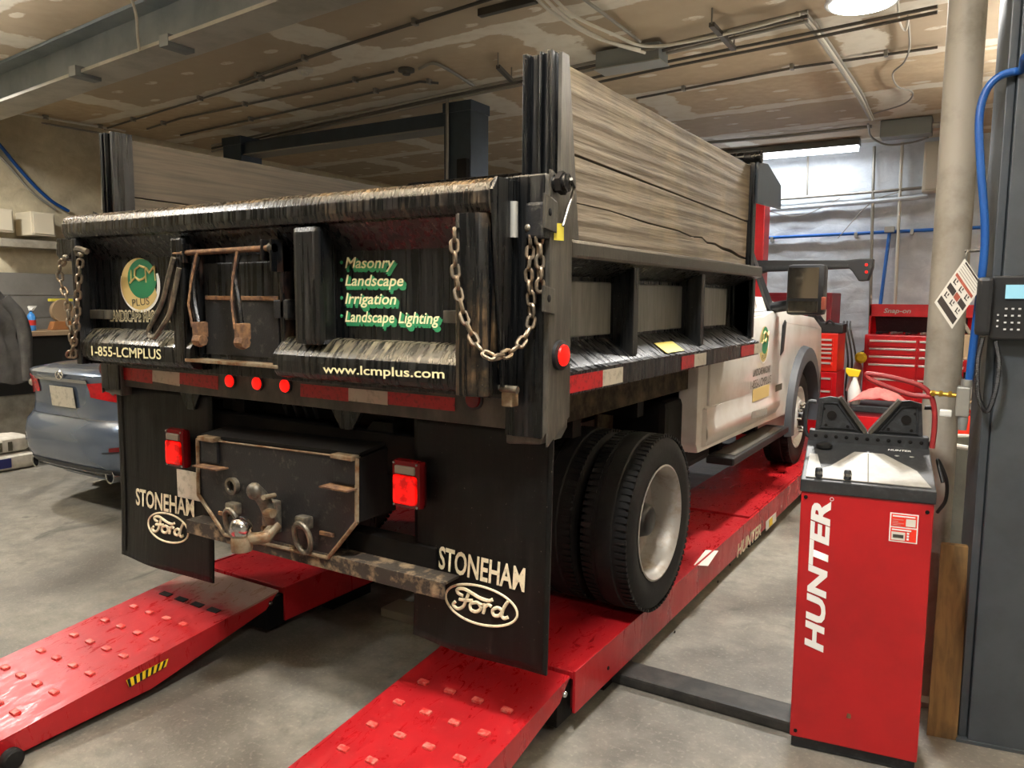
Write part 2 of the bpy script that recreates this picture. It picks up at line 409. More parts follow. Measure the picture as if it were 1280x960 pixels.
def rough_wall(name, mat, o, du, dv, nrm, lu, lv, nu, nv, amp, thick=.2):
    o, du, dv, nrm = V(o), V(du), V(dv), V(nrm); rows = []
    for j in range(nv+1):
        row = []
        for i in range(nu+1):
            a, b_ = lu*i/nu, lv*j/nv; p = o + du*a + dv*b_
            q = V((a*3.2, b_*4.5, 0)); h = noise.fractal(q, 1.0, 2.0, 5)*amp*1.3
            course = abs(math.sin((b_ + .04*noise.noise(V((a*.8, b_, 3))))*math.pi/.42))
            h -= amp*.7*max(0, 1-course*9)
            row.append(p + nrm*h)
        rows.append(row)
    g = B().grid(rows); g.slab([o-nrm*thick, o-nrm*thick+du*lu, o-nrm*thick+du*lu+dv*lv, o-nrm*thick+dv*lv], nrm*(thick-amp*3-.02))
    return struct(g.build(name, mat, None, smooth=True))
wall_back = rough_wall('wall_back', 'masonry_white', (WXL, WYB, 0), X3, Z3, -Y3, WXR-WXL, ZC+.02, 300, 130, .011)
wall_left = rough_wall('wall_left', 'masonry_cream', (WXL, WYR, 0), Y3, Z3, X3, WYB-WYR, ZC+.02, 220, 100, .025)
struct(bx('wall_right', 'masonry_plain', None, WXR, WXR+.2, WYR, WYB, 0, ZC))
struct(bx('wall_rear', 'masonry_plain', None, WXL, WXR, WYR-.2, WYR, 0, ZC))
# boards along the foot of the left wall
for i in range(5):
    bx('wall_board', 'wall_board', wall_left, WXL+.03, WXL+.07, 1.5, 9.0, .62+i*.262, .62+i*.262+.255, .004)
ledge = struct(bx('trim_1', 'concrete_ledge', None, WXL+.08, WXL+.55, 1.5, 9.0, 0, .58, .01))
# steel roof beam
d = V((-6.05, .55, 0)).normalized(); n_ = V((d.y, -d.x, 0))
if n_.y > 0: n_ = -n_
A0 = V((2.4, 2.77, 0)); A1 = A0 + d*11.9
beam = struct(B().slab([A0+V((0,0,3.4)), A0-n_*.30+V((0,0,3.4)), A0-n_*.30+V((0,0,3.425)), A0+V((0,0,3.425))], A1-A0).build('trim_2', 'beam_flange'))
B().slab([A0-n_*.14+V((0,0,3.425)), A0-n_*.16+V((0,0,3.425)), A0-n_*.16+V((0,0,ZC-.02)), A0-n_*.14+V((0,0,ZC-.02))], A1-A0).build('beam_web', 'beam_grey', beam)
B().slab([A0+V((0,0,ZC-.03)), A0-n_*.30+V((0,0,ZC-.03)), A0-n_*.30+V((0,0,ZC-.005)), A0+V((0,0,ZC-.005))], A1-A0).build('beam_top_flange', 'beam_grey', beam)
for (u, v_) in ((230, 62), (115, 98)):
    p = PZ(u, v_, 3.39); B().box(p.x-.05, p.x+.05, p.y-.16, p.y+.05, 3.37, 3.45, .004).build('beam_clamp', 'steel_box', beam)
# ------------------------------------------------------------------ lamps
def high_bay(x, y, label, watts=LAMP_W, grp='round ceiling lamps', z=ZC-.03):
    t = thing('ceiling_lamp', (x, y, ZC-.16), label, 'lamp', None)
    B().lathe([(.04, .13), (.05, .06), (.21, .05), (.235, .0), (.225, -.01)], (x, y, ZC-.13), Z3, 32).build('lamp_housing', 'light_housing', t, smooth=True)
    B().lathe([(.21, 0), (.2, -.012), (.1, -.02)], (x, y, ZC-.135), Z3, 32).build('diffuser', 'lamp_white', t, smooth=True)
    ld = bpy.data.lights.new('lamp_light', 'AREA'); ld.shape = 'DISK'; ld.size = .4; ld.energy = watts; ld.color = (1, .975, .93); ld.spread = math.radians(170)
    lo = bpy.data.objects.new('lamp_light', ld); COL.objects.link(lo); lo.parent = t; lo.location = (0, 0, -.02)
    return t
p = PZ(1078, 4, ZC-.14)
high_bay(p.x, p.y, 'round white lit lamp on the ceiling at the top edge', LAMP_W*1.35)
high_bay(-.75, 1.25, 'round white lamp above the ramp end', LAMP_W*1.1)
high_bay(-5.2, .6, 'added unseen round lamp above the floor left of the ramps', LAMP_W*1.0)  # lamp added out of view for overall brightness
high_bay(-8.2, 3.0, 'round white lamp near the cream wall', LAMP_W*.9)
high_bay(1.9, -1.2, 'added unseen round lamp behind the camera on the right', LAMP_W*.6)  # extra lamp out of view, added to brighten the room
def tube_light(x0, x1, y, z, label, watts):
    t = thing('tube_light', ((x0+x1)/2, y, z), label, 'lamp')
    B().slab([(x0, y-.09, z+.03), (x0, y+.09, z+.03), (x0, y+.05, z+.12), (x0, y-.05, z+.12)], (x1-x0, 0, 0)).build('housing', 'steel_box', t)
    B().slab([(x0+.02, y-.075, z+.03), (x0+.02, y-.05, z-.03), (x0+.02, y+.05, z-.03), (x0+.02, y+.075, z+.03)], (x1-x0-.04, 0, 0)).build('diffuser', 'tube_white', t)
    ld = bpy.data.lights.new('tube_glow', 'AREA'); ld.shape = 'RECTANGLE'; ld.size = x1-x0; ld.size_y = .12; ld.energy = watts; ld.color = (.92, .96, 1)
    lo = bpy.data.objects.new('tube_glow', ld); COL.objects.link(lo); lo.parent = t; lo.location = (0, 0, -.045)
    for s in (.15, .85):
        B().tube([(x0+(x1-x0)*s, y, z+.12), (x0+(x1-x0)*s, y, ZC)], .006).build('hanger', 'conduit', t)
pa, pb = PY(905, 198, 11.05), PY(1075, 183, 11.05)
tube_light(pb.x-2.4, pb.x, 11.05, pb.z-.02, 'long fluorescent tube light hanging by the white wall', 34)
def added_uplight(x0, x1, y, z, label):
    """added out-of-view fill light: tubes in an open-topped trough brighten the ceiling"""
    t = thing('added_trough_light', ((x0+x1)/2, y, z-.06), label, 'lamp')
    B().slab([(x0, y-.12, z+.06), (x0, y-.10, z-.05), (x0, y+.10, z-.05), (x0, y+.12, z+.06), (x0, y+.11, z+.06), (x0, y+.09, z-.04), (x0, y-.09, z-.04), (x0, y-.11, z+.06)], (x1-x0, 0, 0)).build('trough', 'light_housing', t)  # trough shape blocks the added light from going down
    for x in (x0-.008, x1): B().slab([(x, y-.12, z+.06), (x, y-.10, z-.05), (x, y+.10, z-.05), (x, y+.12, z+.06)], (.008, 0, 0)).build('trough_end', 'light_housing', t)
    for dy in (-.045, .045): B().tube([(x0+.02, y+dy, z), (x1-.02, y+dy, z)], .019, 10).build('tube', 'added_tube', t, smooth=True)
    for s in (.15, .85): B().tube([(x0+(x1-x0)*s, y, z-.04), (x0+(x1-x0)*s, y, ZC)], .006).build('hanger', 'conduit', t)
added_uplight(-3.4, -1.8, .9, 3.0, 'added unseen trough light above the tailgate washing the ceiling')
added_uplight(.8, 2.2, 3.0, 3.0, 'added unseen trough light right of the camera washing the ceiling')
added_uplight(-7.6, -6.2, 1.2, 3.0, 'added unseen trough light near the left wall washing the ceiling')
added_uplight(.9, 2.3, 7.4, 3.0, 'added unseen trough light beyond the blue-grey post washing the ceiling')
# ------------------------------------------------------------------ conduits and cables on the ceiling
def conduit(name, px, z, r, mat, label, cat='conduit', grp='pipes and cables on the ceiling', clips=0, smoothpath=False):
    pts = [PZ(u, v_, z) for u, v_ in px]
    if smoothpath: pts = cpath(pts, 6)
    b = B().tube(pts, r, 8)
    o = b.build(name, mat, None, smooth=True); tag(o, label, cat)
    if clips:
        for i in range(clips):
            t = (i+.5)/clips*(len(pts)-1); j = int(t); q = pts[j].lerp(pts[min(j+1, len(pts)-1)], t-j)
            B().box(q.x-.015, q.x+.015, q.y-.03, q.y+.03, z-r-.003, ZC-.004, .002).build('clip', 'conduit', o)
    return o
zz = ZC-.035
conduit('conduit', [(131, 161), (250, 124), (371, 85)], zz, .011, 'conduit_dark', 'thin brown conduit leading to the ceiling detector left of centre', clips=3)
conduit('conduit', [(184, 161), (226, 148), (400, 111), (492, 90)], zz, .012, 'conduit_dark', 'conduit running from the left to the round ceiling box', clips=3)
conduit('conduit', [(524, 86), (541, 79), (560, 87), (593, 108)], zz, .014, 'conduit', 'short curved conduit leaving the round ceiling box', smoothpath=True)
conduit('conduit', [(226, 169), (420, 126), (525, 102), (548, 104)], zz, .012, 'conduit_dark', 'conduit bending toward the blue lift column top', clips=3)
conduit('conduit', [(20, 141), (157, 164)], zz, .014, 'wire_white', 'upper pale conduit in the corner above the cream wall', clips=2)
conduit('conduit', [(30, 150), (157, 172)], zz-.03, .012, 'wire_grey', 'lower grey conduit in the corner above the cream wall')
conduit('conduit', [(300, 103), (345, 86), (420, 60), (640, -10)], zz, .013, 'conduit_dark', 'dark conduit along the roof beam', clips=3)
for i, off in enumerate((0, 6, 12)):
    conduit('conduit', [(265, 182+off*.6), (560, 117+off*.6), (660, 96+off*.7), (820, 60+off*.8), (1010, 14+off)], ZC-.085, .014, ('conduit', 'conduit_dark', 'conduit')[i], ('highest', 'middle', 'lowest')[i]+' of three long parallel conduits crossing the ceiling')
for i, off in enumerate((0, 7)):
    conduit('conduit', [(700, 106+off), (840, 76+off), (1000, 44+off), (1172, 8+off)], ZC-.09, .013, 'conduit_dark', ('upper', 'lower')[i]+' of two dark conduits beyond the cable trough')
conduit('conduit', [(796, 123), (990, 85), (1172, 59)], zz, .012, 'conduit_dark', 'single thin conduit crossing the ceiling above the tube light', clips=3)
conduit('conduit', [(860, 180), (960, 172), (1090, 158)], ZC-.05, .02, 'conduit', 'grey conduit above the tube light')
for i, px in enumerate(([(655, -20), (690, 15), (745, 47), (800, 62)], [(664, -20), (705, 20), (755, 50), (806, 66)], [(675, -20), (715, 18), (765, 42), (812, 58), (900, 44), (1000, 18)])):
    conduit('cable', px, ZC-.14+.01*i, .012, 'wire_white', ('left', 'middle', 'right')[i]+' white cable of the bundle sagging into the trough', 'cable', smoothpath=True)
conduit('cable', [(718, -10), (765, 25), (800, 52)], ZC-.06, .012, 'wire_grey', 'grey conduit coming down to the cable trough from the top', 'cable', smoothpath=True)
for i in range(3):
    conduit('cable', [(996+i*5, 16), (1016+i*5, 39), (1047+i*4, 82), (1070+i*4, 118), (1088+i*2, 150)], ZC-.07+.012*i, .012, ('wire_grey', 'wire_white', 'wire_grey')[i], ('left', 'middle', 'right')[i]+' cable of the bundle dropping toward the tube light', 'cable', smoothpath=True)
conduit('cable', [(1135, 20), (1137, 58), (1130, 78), (1116, 92), (1122, 108), (1141, 116), (1130, 130), (1092, 142)], ZC-.04, .008, 'wire_grey', 'loose grey cable snaking over the ceiling beside the pole', 'cable', smoothpath=True)
conduit('cable', [(1122, -10), (1124, 25), (1132, 38), (1136, 20)], ZC-.06, .008, 'wire_white', 'short white cable loop beside the round lamp', 'cable', smoothpath=True)
conduit('cable', [(1085, 155), (1090, 172), (1110, 181), (1140, 178), (1160, 172)], ZC-.12, .012, 'wire_grey', 'grey cable looping under the steel box near the pole', 'cable', smoothpath=True)
c1 = PZ(164, -5, ZC-.3)
tag(B().tube(cpath([PZ(162, -8, ZC-.25), PZ(170, 18, ZC-.27), PZ(172, 45, ZC-.3), PZ(174, 62, 3.41)], 6), .009).build('cable', 'wire_white', None, smooth=True), 'white cable hanging down the face of the roof beam', 'cable')
# trough, boxes, struts, detectors
p = PZ(789, 84, ZC-.17)
t = thing('cable_trough', (p.x, p.y, ZC-.17), 'grey steel trough box under the ceiling cables', 'junction box')
B().box(p.x-.28, p.x+.28, p.y-.1, p.y+.1, ZC-.17, ZC-.03, .004).build('box_body', 'steel_box', t)
B().box(p.x-.29, p.x+.29, p.y-.11, p.y+.11, ZC-.178, ZC-.168, .002).build('cover', 'aluminium', t)
p = PZ(1135, 160, ZC-.1); t = thing('junction_box', (p.x, p.y, ZC-.2), 'grey steel junction box by the pole above the white wall', 'junction box')
B().box(p.x-.28, p.x+.25, p.y-.12, p.y+.12, ZC-.2, ZC-.01, .01).build('box_body', 'steel_box', t)
B().tube([(p.x+.25, p.y, ZC-.1), (p.x+.4, p.y, ZC-.1)], .03, 10).build('connector', 'aluminium', t)
a, b_ = PZ(597, 20, ZC-.05), PZ(668, 2, ZC-.05)
tag(B().slab([a, a+V((0, .05, 0)), a+V((0, .05, .05)), a+V((0, 0, .05))], b_-a).build('strut_channel', 'conduit_dark'), 'dark steel strut on the ceiling at the top', 'strut')
for i, (q0, q1) in enumerate((((886, 34), (914, 64)), ((620, 86), (637, 103)))):
    a, b_ = PZ(*q0, ZC-.13), PZ(*q1, ZC-.13)
    st = tag(B().slab([a, a+V((.04, 0, 0)), a+V((.04, 0, .03)), a+V((0, 0, .03))], b_-a).build('pipe_hanger', 'conduit_dark'), ('right', 'left')[i]+' cross bar carrying the parallel conduits', 'hanger')
    for q in (a, b_): B().tube([q+V((.02, 0, .02)), V((q.x+.02, q.y, ZC))], .006, 6).build('rod', 'conduit', st)
for (u, v_, lab, m_) in ((381, 86, 'white smoke detector on the ceiling left of centre', 'wire_white'), (508, 86, 'round brown ceiling box between two conduits', 'conduit_dark')):
    p = PZ(u, v_, ZC); t = thing('ceiling_detector', (p.x, p.y, ZC-.06), lab, 'detector')
    B().lathe([(.075, 0), (.075, -.025), (.06, -.03)], p, Z3, 20).build('base', m_, t, smooth=True)
    B().lathe([(.04, -.03), (.035, -.055), (.02, -.06)], p, Z3, 16).build('cover', m_, t, smooth=True)
# ------------------------------------------------------------------ left wall things
def on_left(u, v_, off=.1): return PX(u, v_, WXL+off)
def lbox(name, mat, px0, px1, dep, label, cat):
    a, b_ = on_left(*px0, dep), on_left(*px1, dep)
    t = thing(name, (WXL+dep/2, (a.y+b_.y)/2, b_.z), label, cat)
    B().box(WXL, WXL+dep, a.y, b_.y, b_.z, a.z, .01).build('box_body', mat, t)
    B().box(WXL+dep, WXL+dep+.012, a.y+.02, b_.y-.02, b_.z+.02, a.z-.02, .004).build('cover', mat, t)
    return t
lbox('wall_box', 'white_box', (-14, 259), (18, 291), .25, 'cream box on the left wall at the picture edge', 'box')
lbox('wall_box', 'white_box', (38, 264), (70, 296), .35, 'cream box on the left wall beside the tailgate end', 'box')
a, b_ = on_left(-10, 297, .1), on_left(75, 300, .1)
t = bx('wall_shelf', 'concrete_ledge', None, WXL+.02, WXL+.3, a.y, b_.y+.3, a.z-.1, a.z-.01, .005); tag(t, 'narrow shelf under the cream boxes on the left wall', 'shelf')
lbox('socket_box', 'white_box', (142, 234), (158, 248), .08, 'small outlet box on the cream wall beside the rack post', 'outlet')
for i, px in enumerate(([(128, 262), (128, 215), (133, 185), (145, 172)], [(136, 262), (141, 215), (139, 195), (133, 184)])):
    tag(B().tube(cpath([on_left(u, v_, .03) for u, v_ in px], 6), .014).build('wall_cable', 'wire_white', None, smooth=True), ('outer', 'inner')[i]+' of two white cables rising on the cream wall', 'cable')
tag(B().tube(cpath([on_left(u, v_, .06) for u, v_ in ((-20, 158), (2, 184), (30, 218), (60, 248), (86, 264))], 6), .02).build('air_hose', 'hose_blue', None, smooth=True), 'blue hose sloping down the cream wall', 'hose')
tag(B().tube(cpath([on_left(u, v_, .04) for u, v_ in ((-20, 176), (10, 206), (40, 240), (70, 262))], 6), .014).build('wall_cable', 'wire_grey', None, smooth=True), 'grey cable sloping down the cream wall beneath the blue hose', 'cable')
# bench
a = on_left(0, 415, .55); zb = a.z
t = thing('work_bench', (WXL+.4, 5.3, 0), 'dark work bench against the left wall behind the blue car', 'bench')
bx('bench_top', 'bench_wood', t, WXL+.09, WXL+.75, 3.2, 8.2, zb-.05, zb, .005)
bx('bench_shade', 'bench_dark', t, WXL+.56, WXL+.62, 3.3, 8.1, .58, zb-.05)  # dark sheet stands in for the shaded recess under the bench top
for y in (3.3, 5.7, 8.0): bx('leg', 'bench_dark', t, WXL+.62, WXL+.70, y, y+.08, 0, zb-.05, .004)
# spray bottle on bench
p = PX(40, 414, WXL+.45); t = thing('spray_bottle', (p.x, p.y, zb), 'blue spray bottle with red label on the work bench', 'bottle')
B().lathe([(.042, 0), (.045, .01), (.045, .15), (.03, .19), (.015, .2), (.015, .22)], (p.x, p.y, zb), Z3, 16).build('bottle_body', 'bottle_blue', t, smooth=True)
B().lathe([(.046, .06), (.046, .12)], (p.x, p.y, zb), Z3, 16).build('paper_label', 'bottle_red', t, smooth=True)
B().slab([(p.x, p.y-.02, zb+.22), (p.x, p.y+.02, zb+.22), (p.x+.07, p.y+.02, zb+.27), (p.x-.03, p.y-.02, zb+.27)], (.03, 0, .01)).build('trigger_head', 'bottle_white', t)
# wooden stool-like item
p = PX(76, 412, WXL+.4); t = thing('wooden_rack', (p.x, p.y, zb), 'brown wooden tool holder on the bench behind the left chains', 'holder')
B().slab([(p.x, p.y-.16, zb), (p.x, p.y+.16, zb), (p.x, p.y+.12, zb+.10), (p.x, p.y-.12, zb+.10)], (.1, 0, 0), .01).build('base', 'orange_wood', t)
B().lathe([(.13, 0), (.14, .03), (.13, .06)], (p.x+.02, p.y, zb+.22), X3, 20).build('round_body', 'bench_wood', t, smooth=True)
B().box(p.x, p.x+.06, p.y-.13, p.y+.13, zb+.33, zb+.36, .005).build('top_bar', 'yellow_label', t)
# jacket hanging
def jacket():
    c = PX(-11, 405, WXL+.95); t = thing('hanging_jacket', (c.x, c.y, .9), 'dark grey jacket hanging at the left wall by the bench', 'jacket')
    rows = []
    for j in range(26):
        v_ = j/25; z = 1.76 - v_*1.0; row = []
        for i in range(41):
            a = 2*math.pi*i/40; wd = .10 + .27*min(1, v_*2.6) - .04*v_; dp = .06+.07*v_
            f = 1 + .10*math.sin(a*9 + v_*3 + 2*noise.noise(V((a, v_*3, 7)))) + .16*noise.noise(V((a*2, v_*5, 1)))
            row.append((c.x + dp*f*math.sin(a), c.y-.05 + wd*f*math.cos(a), z + .02*math.sin(a*5)))
        rows.append(row)
    B().grid(rows).build('torso', 'jacket', t, smooth=True)
    for s, l in ((.3, .85), (-.3, .8)):
        pts = cpath([(c.x, c.y-.05+s*.55, 1.62), (c.x+.05, c.y-.05+s*.95, 1.45), (c.x+.06, c.y-.05+s*1.12, 1.2), (c.x+.05, c.y-.05+s*1.08, 1.62-l)], 6)
        B().tube(pts, .08, 12, radii=[.080 - .0008*i + .006*noise.noise(V((i*.35, s*5, 0))) for i in range(len(pts))]).build('sleeve', 'jacket', t, smooth=True)
    B().tube(cpath([(c.x, c.y-.17, 1.7), (c.x+.07, c.y-.05, 1.72), (c.x, c.y+.07, 1.7)], 5), .035, 10).build('collar', 'jacket', t, smooth=True)
    B().tube([(c.x, c.y-.05, 1.74), (WXL+.06, c.y-.05, 1.80)], .012, 8).build('hook', 'conduit_dark', t)
jacket()
# bags of oil absorbent on floor
def bag(x, y, z0, w_, d_, h, label, name='paper_bag'):
    t = thing(name, (x, y, z0), label, 'bag'); rows = []
    for j in range(9):
        ph = math.pi*j/8; row = []
        for i in range(25):
            a = 2*math.pi*i/24; e = .45
            sg = lambda q: math.copysign(abs(q)**e, q)
            rr = math.sin(ph)**.35 if 0 < j < 8 else .0
            row.append((x + w_/2*sg(math.cos(a))*rr, y + d_/2*sg(math.sin(a))*rr, z0 + h/2 - h/2*sg(math.cos(ph)) + .012*noise.noise(V((a*2, j, x)))*rr))
        rows.append(row)
    B().grid(rows).build('bag_body', 'bag_white', t, smooth=True)
    return t
fl = PZ(4, 588, 0)
t = bag(fl.x-.10, fl.y+.0, 0, .42, .62, .16, 'lower white printed sack lying on the floor by the blue car')
decal([(fl.x+.12, fl.y-.22, .04), (fl.x+.12, fl.y+.02, .04), (fl.x+.12, fl.y+.02, .13), (fl.x+.12, fl.y-.22, .13)], 'navy', t, 'printed_panel', X3, .003)
t = bag(fl.x-.12, fl.y-.02, .165, .38, .56, .16, 'upper white sack stacked on another by the blue car')
for i in range(3): decal([(fl.x+.075, fl.y-.16+i*.09, .19), (fl.x+.075, fl.y-.12+i*.09, .19), (fl.x+.075, fl.y-.12+i*.09, .28), (fl.x+.075, fl.y-.16+i*.09, .28)], 'dark_print', t, 'printed_line', X3, .003)
# ------------------------------------------------------------------ two-post lift behind the truck
t = thing('two_post_lift', (-6.4, 6.5, 0), 'dark blue two-post lift with overhead beam beyond the dump truck', 'car lift')
for (x0, x1) in ((-4.88, -4.55), (-8.3, -7.97)):
    cx = (x0+x1)/2
    B().slab([(x0, 6.5, 0), (x0, 6.82, 0), (x1, 6.82, 0), (x1, 6.5, 0)], (0, 0, 3.6), .006).build('column', 'lift_post_blue', t)
    bx('base_plate', 'lift_post_blue', t, x0-.1, x1+.1, 6.4, 6.92, 0, .02)
    bx('column_head', 'lift_post_blue', t, x0-.01, x1+.01, 6.49, 6.83, 3.52, 3.62, .004)
    bx('carriage', 'frame_black', t, x0+.06, x1-.06, 6.42, 6.5, .3, 1.2, .01)
bx('overhead_beam', 'lift_post_blue', t, -7.97, -4.88, 6.55, 6.77, 3.40, 3.55, .004)
bx('beam_lip', 'conduit', t, -7.97, -4.88, 6.53, 6.79, 3.39, 3.405)
B().tube([PY(559, 118, 6.47), PY(559, 225, 6.47)], .016, 8).build('drop_conduit', 'conduit', t, smooth=True)
bx('switch_box', 'frame_black', t, -4.68, -4.56, 6.44, 6.5, 2.75, 3.05, .01)
# ------------------------------------------------------------------ back wall things
YB = WYB-.06
def bw(u, v_, y=YB): return PY(u, v_, y)
t = tag(B().tube([bw(880, 301), bw(1109, 290), bw(1230, 284)], .022, 10).build('air_pipe', 'pipe_blue', None, smooth=True), 'horizontal blue air pipe along the white wall', 'pipe')
for u in (965, 1070, 1140): q = bw(u, 300-(u-950)*.052); B().box(q.x-.02, q.x+.02, q.y-.03, q.y+.06, q.z-.035, q.z+.035, .004).build('clip', 'aluminium', t)
t = tag(B().tube([bw(1112, 290, YB-.01), bw(1101, 376, YB-.01), bw(1096, 420, YB-.01)], .022, 10).build('air_pipe', 'pipe_blue', None, smooth=True), 'vertical blue air pipe dropping behind the tool chest', 'pipe')
q = bw(1112, 287, YB-.01); B().box(q.x-.06, q.x+.06, q.y-.04, q.y+.05, q.z-.04, q.z+.04, .01).build('tee_fitting', 'aluminium', t)
for i, (px, r, m_, lab) in enumerate((([(950, 251), (1090, 240), (1160, 234)], .02, 'conduit', 'upper grey conduit along the white wall'),
        ([(950, 263), (1090, 252), (1160, 245)], .03, 'masonry_white', 'painted pipe along the white wall under the grey conduit'),
        ([(1093, 183), (1091, 250), (1087, 420)], .02, 'conduit', 'left vertical grey conduit on the white wall'),
        ([(1128, 178), (1125, 240), (1117, 420)], .02, 'wire_white', 'right vertical pale conduit on the white wall'),
        ([(1010, 195), (1009, 244)], .014, 'conduit', 'short vertical rod under the tube light'),
        ([(960, 264), (1000, 270), (1050, 248)], .006, 'wire_grey', 'thin sagging wire on the white wall'),
        ([(1047, 298), (1088, 254), (1130, 238)], .006, 'wire_grey', 'thin slanting wire on the white wall'))):
    tag(B().tube(cpath([bw(*q, YB-.02) for q in px], 5), r, 8).build('wall_pipe', m_, None, smooth=True), lab, 'pipe')
a, b_ = bw(1157, 180), bw(1218, 238)
t = thing('electric_panel', ((a.x+b_.x)/2, YB, b_.z), 'cream electric panel on the white wall behind the pole', 'panel')
bx('panel_box', 'panel_cream', t, a.x, b_.x, YB-.15, WYB, b_.z, a.z, .01)
bx('panel_door', 'panel_cream', t, a.x+.03, b_.x-.03, YB-.17, YB-.15, b_.z+.03, a.z-.03, .004)
for i in range(8): bx('breaker', 'dark_print', t, b_.x-.14, b_.x-.08, YB-.18, YB-.17, b_.z+.08+i*.055, b_.z+.12+i*.055)
# aligner stand: red column with black camera boom
yA = 8.6
a, b_ = PY(942, 240, yA), PY(954, 320, yA)
t = thing('aligner_stand', ((a.x+b_.x)/2, yA+.1, 0), 'red column with a black camera boom in front of the truck cab', 'aligner')
bx('column', 'chest_red', t, a.x-.09, b_.x, yA, yA+.22, 0, a.z, .01)
bx('base', 'console_black', t, a.x-.5, b_.x+.4, yA-.2, yA+.5, 0, .1, .02)
q = [(948, 326), (1060, 326), (1078, 324), (1094, 324), (1093, 335), (1087, 351), (1076, 352), (1068, 340), (1064, 336), (960, 340), (948, 344)]
pts = [PY(u, v_, yA-.02) for u, v_ in q]; L_ = PY(948, 335, yA-.02)
mir = [V((2*(L_.x-.25)-p.x, p.y, p.z)) for p in pts]
boom = B().slab(pts+mir[::-1], (0, -.14, 0), .012).build('camera_boom', 'black_plastic', t)
q = [PY(u, v_, yA-.165) for u, v_ in ((955, 332), (1060, 330), (1060, 333), (958, 336))]; B().slab(q, (0, -.006, 0)).build('boom_rib', 'console_black', t)
for v_ in (331, 340): disc(PY(1083, v_, yA-.165), -Y3, .014, .008, 'lamp_red_lit', t, 'indicator_light')
# dark red cabinet and orange-red drawer chest
def chest(name, x0, x1, y0, y1, z0, z1, cols, rows, mat, label, cat='tool chest', trim='drawer_trim', casters=True):
    t = thing(name, ((x0+x1)/2, (y0+y1)/2, z0 if not casters else z0-.12), label, cat)
    bx('chest_body', mat, t, x0, x1, y0, y1, z0, z1, .012)
    xs = [x0+.04]
    for f in cols: xs.append(xs[-1] + f*(x1-x0-.08))
    for c in range(len(cols)):
        z = z1-.05; tot = sum(rows); hh = (z1-z0-.1)
        for r in rows:
            h = hh*r/tot
            dr = bx('drawer', mat, t, xs[c]+.008, xs[c+1]-.008, y0-.018, y0, z-h+.006, z-.006, .004)
            bx('drawer_pull', trim, dr, xs[c]+.02, xs[c+1]-.02, y0-.034, y0-.018, z-.034, z-.012, .003); z -= h
    if casters:
        for cx in (x0+.1, x1-.1):
            for cy in (y0+.1, y1-.1): B().lathe([(.05, -.02), (.06, -.01), (.06, .01), (.05, .02)], (cx, cy, z0-.06), X3, 16).build('caster', 'rubber_tire', t, smooth=True); bx('caster_fork', 'steel_box', t, cx-.03, cx+.03, cy-.03, cy+.03, z0-.06, z0)
    return t
yC = 9.3
aL, aR = PY(990, 415, yC), PY(1048, 417, yC)
zt = aR.z; zm = PY(1048, 465, yC).z
chest('tool_chest', aL.x-.1, aR.x, yC, yC+.5, zm, zt, (.45, .55), (1, .8, .8, 1, 1, 1.2), 'chest_orange', 'bright orange-red drawer chest next to the truck front wheel', casters=False)
chest('roller_cabinet', aL.x-.12, aR.x+.01, yC-.02, yC+.52, .13, zm-.005, (1.0,), (1, 1, 1, 1.4), 'chest_red', 'red roller cabinet beneath the orange-red drawer chest')
a, b_ = PY(1006, 368, yC+.75), PY(1041, 415, yC+.75)
t = thing('locker', ((a.x+b_.x)/2, yC+.9, 0), 'dark red locker behind the orange-red drawer chest', 'cabinet')
bx('locker_body', 'dark_red', t, a.x-.6, b_.x, yC+.6, yC+1.2, 0, a.z+.02, .01)
bx('locker_door', 'dark_red', t, a.x-.55, b_.x-.03, yC+.585, yC+.6, .1, a.z-.03, .004)
q = PY(1027, 394, yC+.57); bx('door_sign', 'tag_white', t, q.x-.05, q.x+.05, yC+.578, yC+.585, q.z-.07, q.z+.07)
p = PY(1040, 413, yC+.25); t = thing('black_case', (p.x, p.y, zt), 'black tool case lying on the orange-red drawer chest', 'tool case')
B().slab([(p.x-.28, p.y-.15, zt), (p.x+.14, p.y-.15, zt), (p.x+.14, p.y-.15, zt+.1), (p.x-.1, p.y-.15, zt+.12), (p.x-.2, p.y-.15, zt+.26), (p.x-.24, p.y-.15, zt+.24)], (0, .28, 0), .01).build('case_body', 'black_plastic', t)
B().tube(cpath([(p.x-.05, p.y-.16, zt+.1), (p.x, p.y-.17, zt+.14), (p.x+.05, p.y-.16, zt+.1)], 5), .012).build('handle', 'console_black', t)
yD = 10.3
aL, aR = PY(1081, 420, yD), PY(1214, 428, yD); zt = aL.z+.02
tc = chest('tool_chest', aL.x, aR.x, yD, yD+.65, .13, zt, (.52, .48), (.6, .6, .6, 1.1, 1, 1.2, 1.4), 'chest_red', 'large red tool chest with open lid behind the pole')
q0, q1 = PY(1085, 378, yD+.35), PY(1089, 392, yD+.35)
B().slab([(aL.x, yD+.62, zt), (aL.x, yD+.40, q0.z-.02), (aL.x, yD+.30, q0.z-.02), (aL.x, yD+.30, q1.z-.03), (aL.x, yD+.37, q1.z-.03), (aL.x, yD+.58, zt)], (aR.x-aL.x, 0, 0)).build('lid', 'chest_red', tc)
B().slab([(aL.x+.06, yD+.545, zt+.02), (aL.x+.06, yD+.352, q1.z-.035), (aL.x+.06, yD+.36, q1.z-.035), (aL.x+.06, yD+.553, zt+.02)], (aR.x-aL.x-.12, 0, 0)).build('lid_lining', 'console_black', tc)
bx('lid_side', 'chest_red', tc, aL.x, aL.x+.02, yD+.3, yD+.6, zt, q0.z-.03)
text('Snap-on', (aL.x+.16, yD+.298, q1.z+.015), (aL.x+.46, yD+.298, q1.z+.015), .055, 'aluminium', tc, bold=.02, shear=.2)
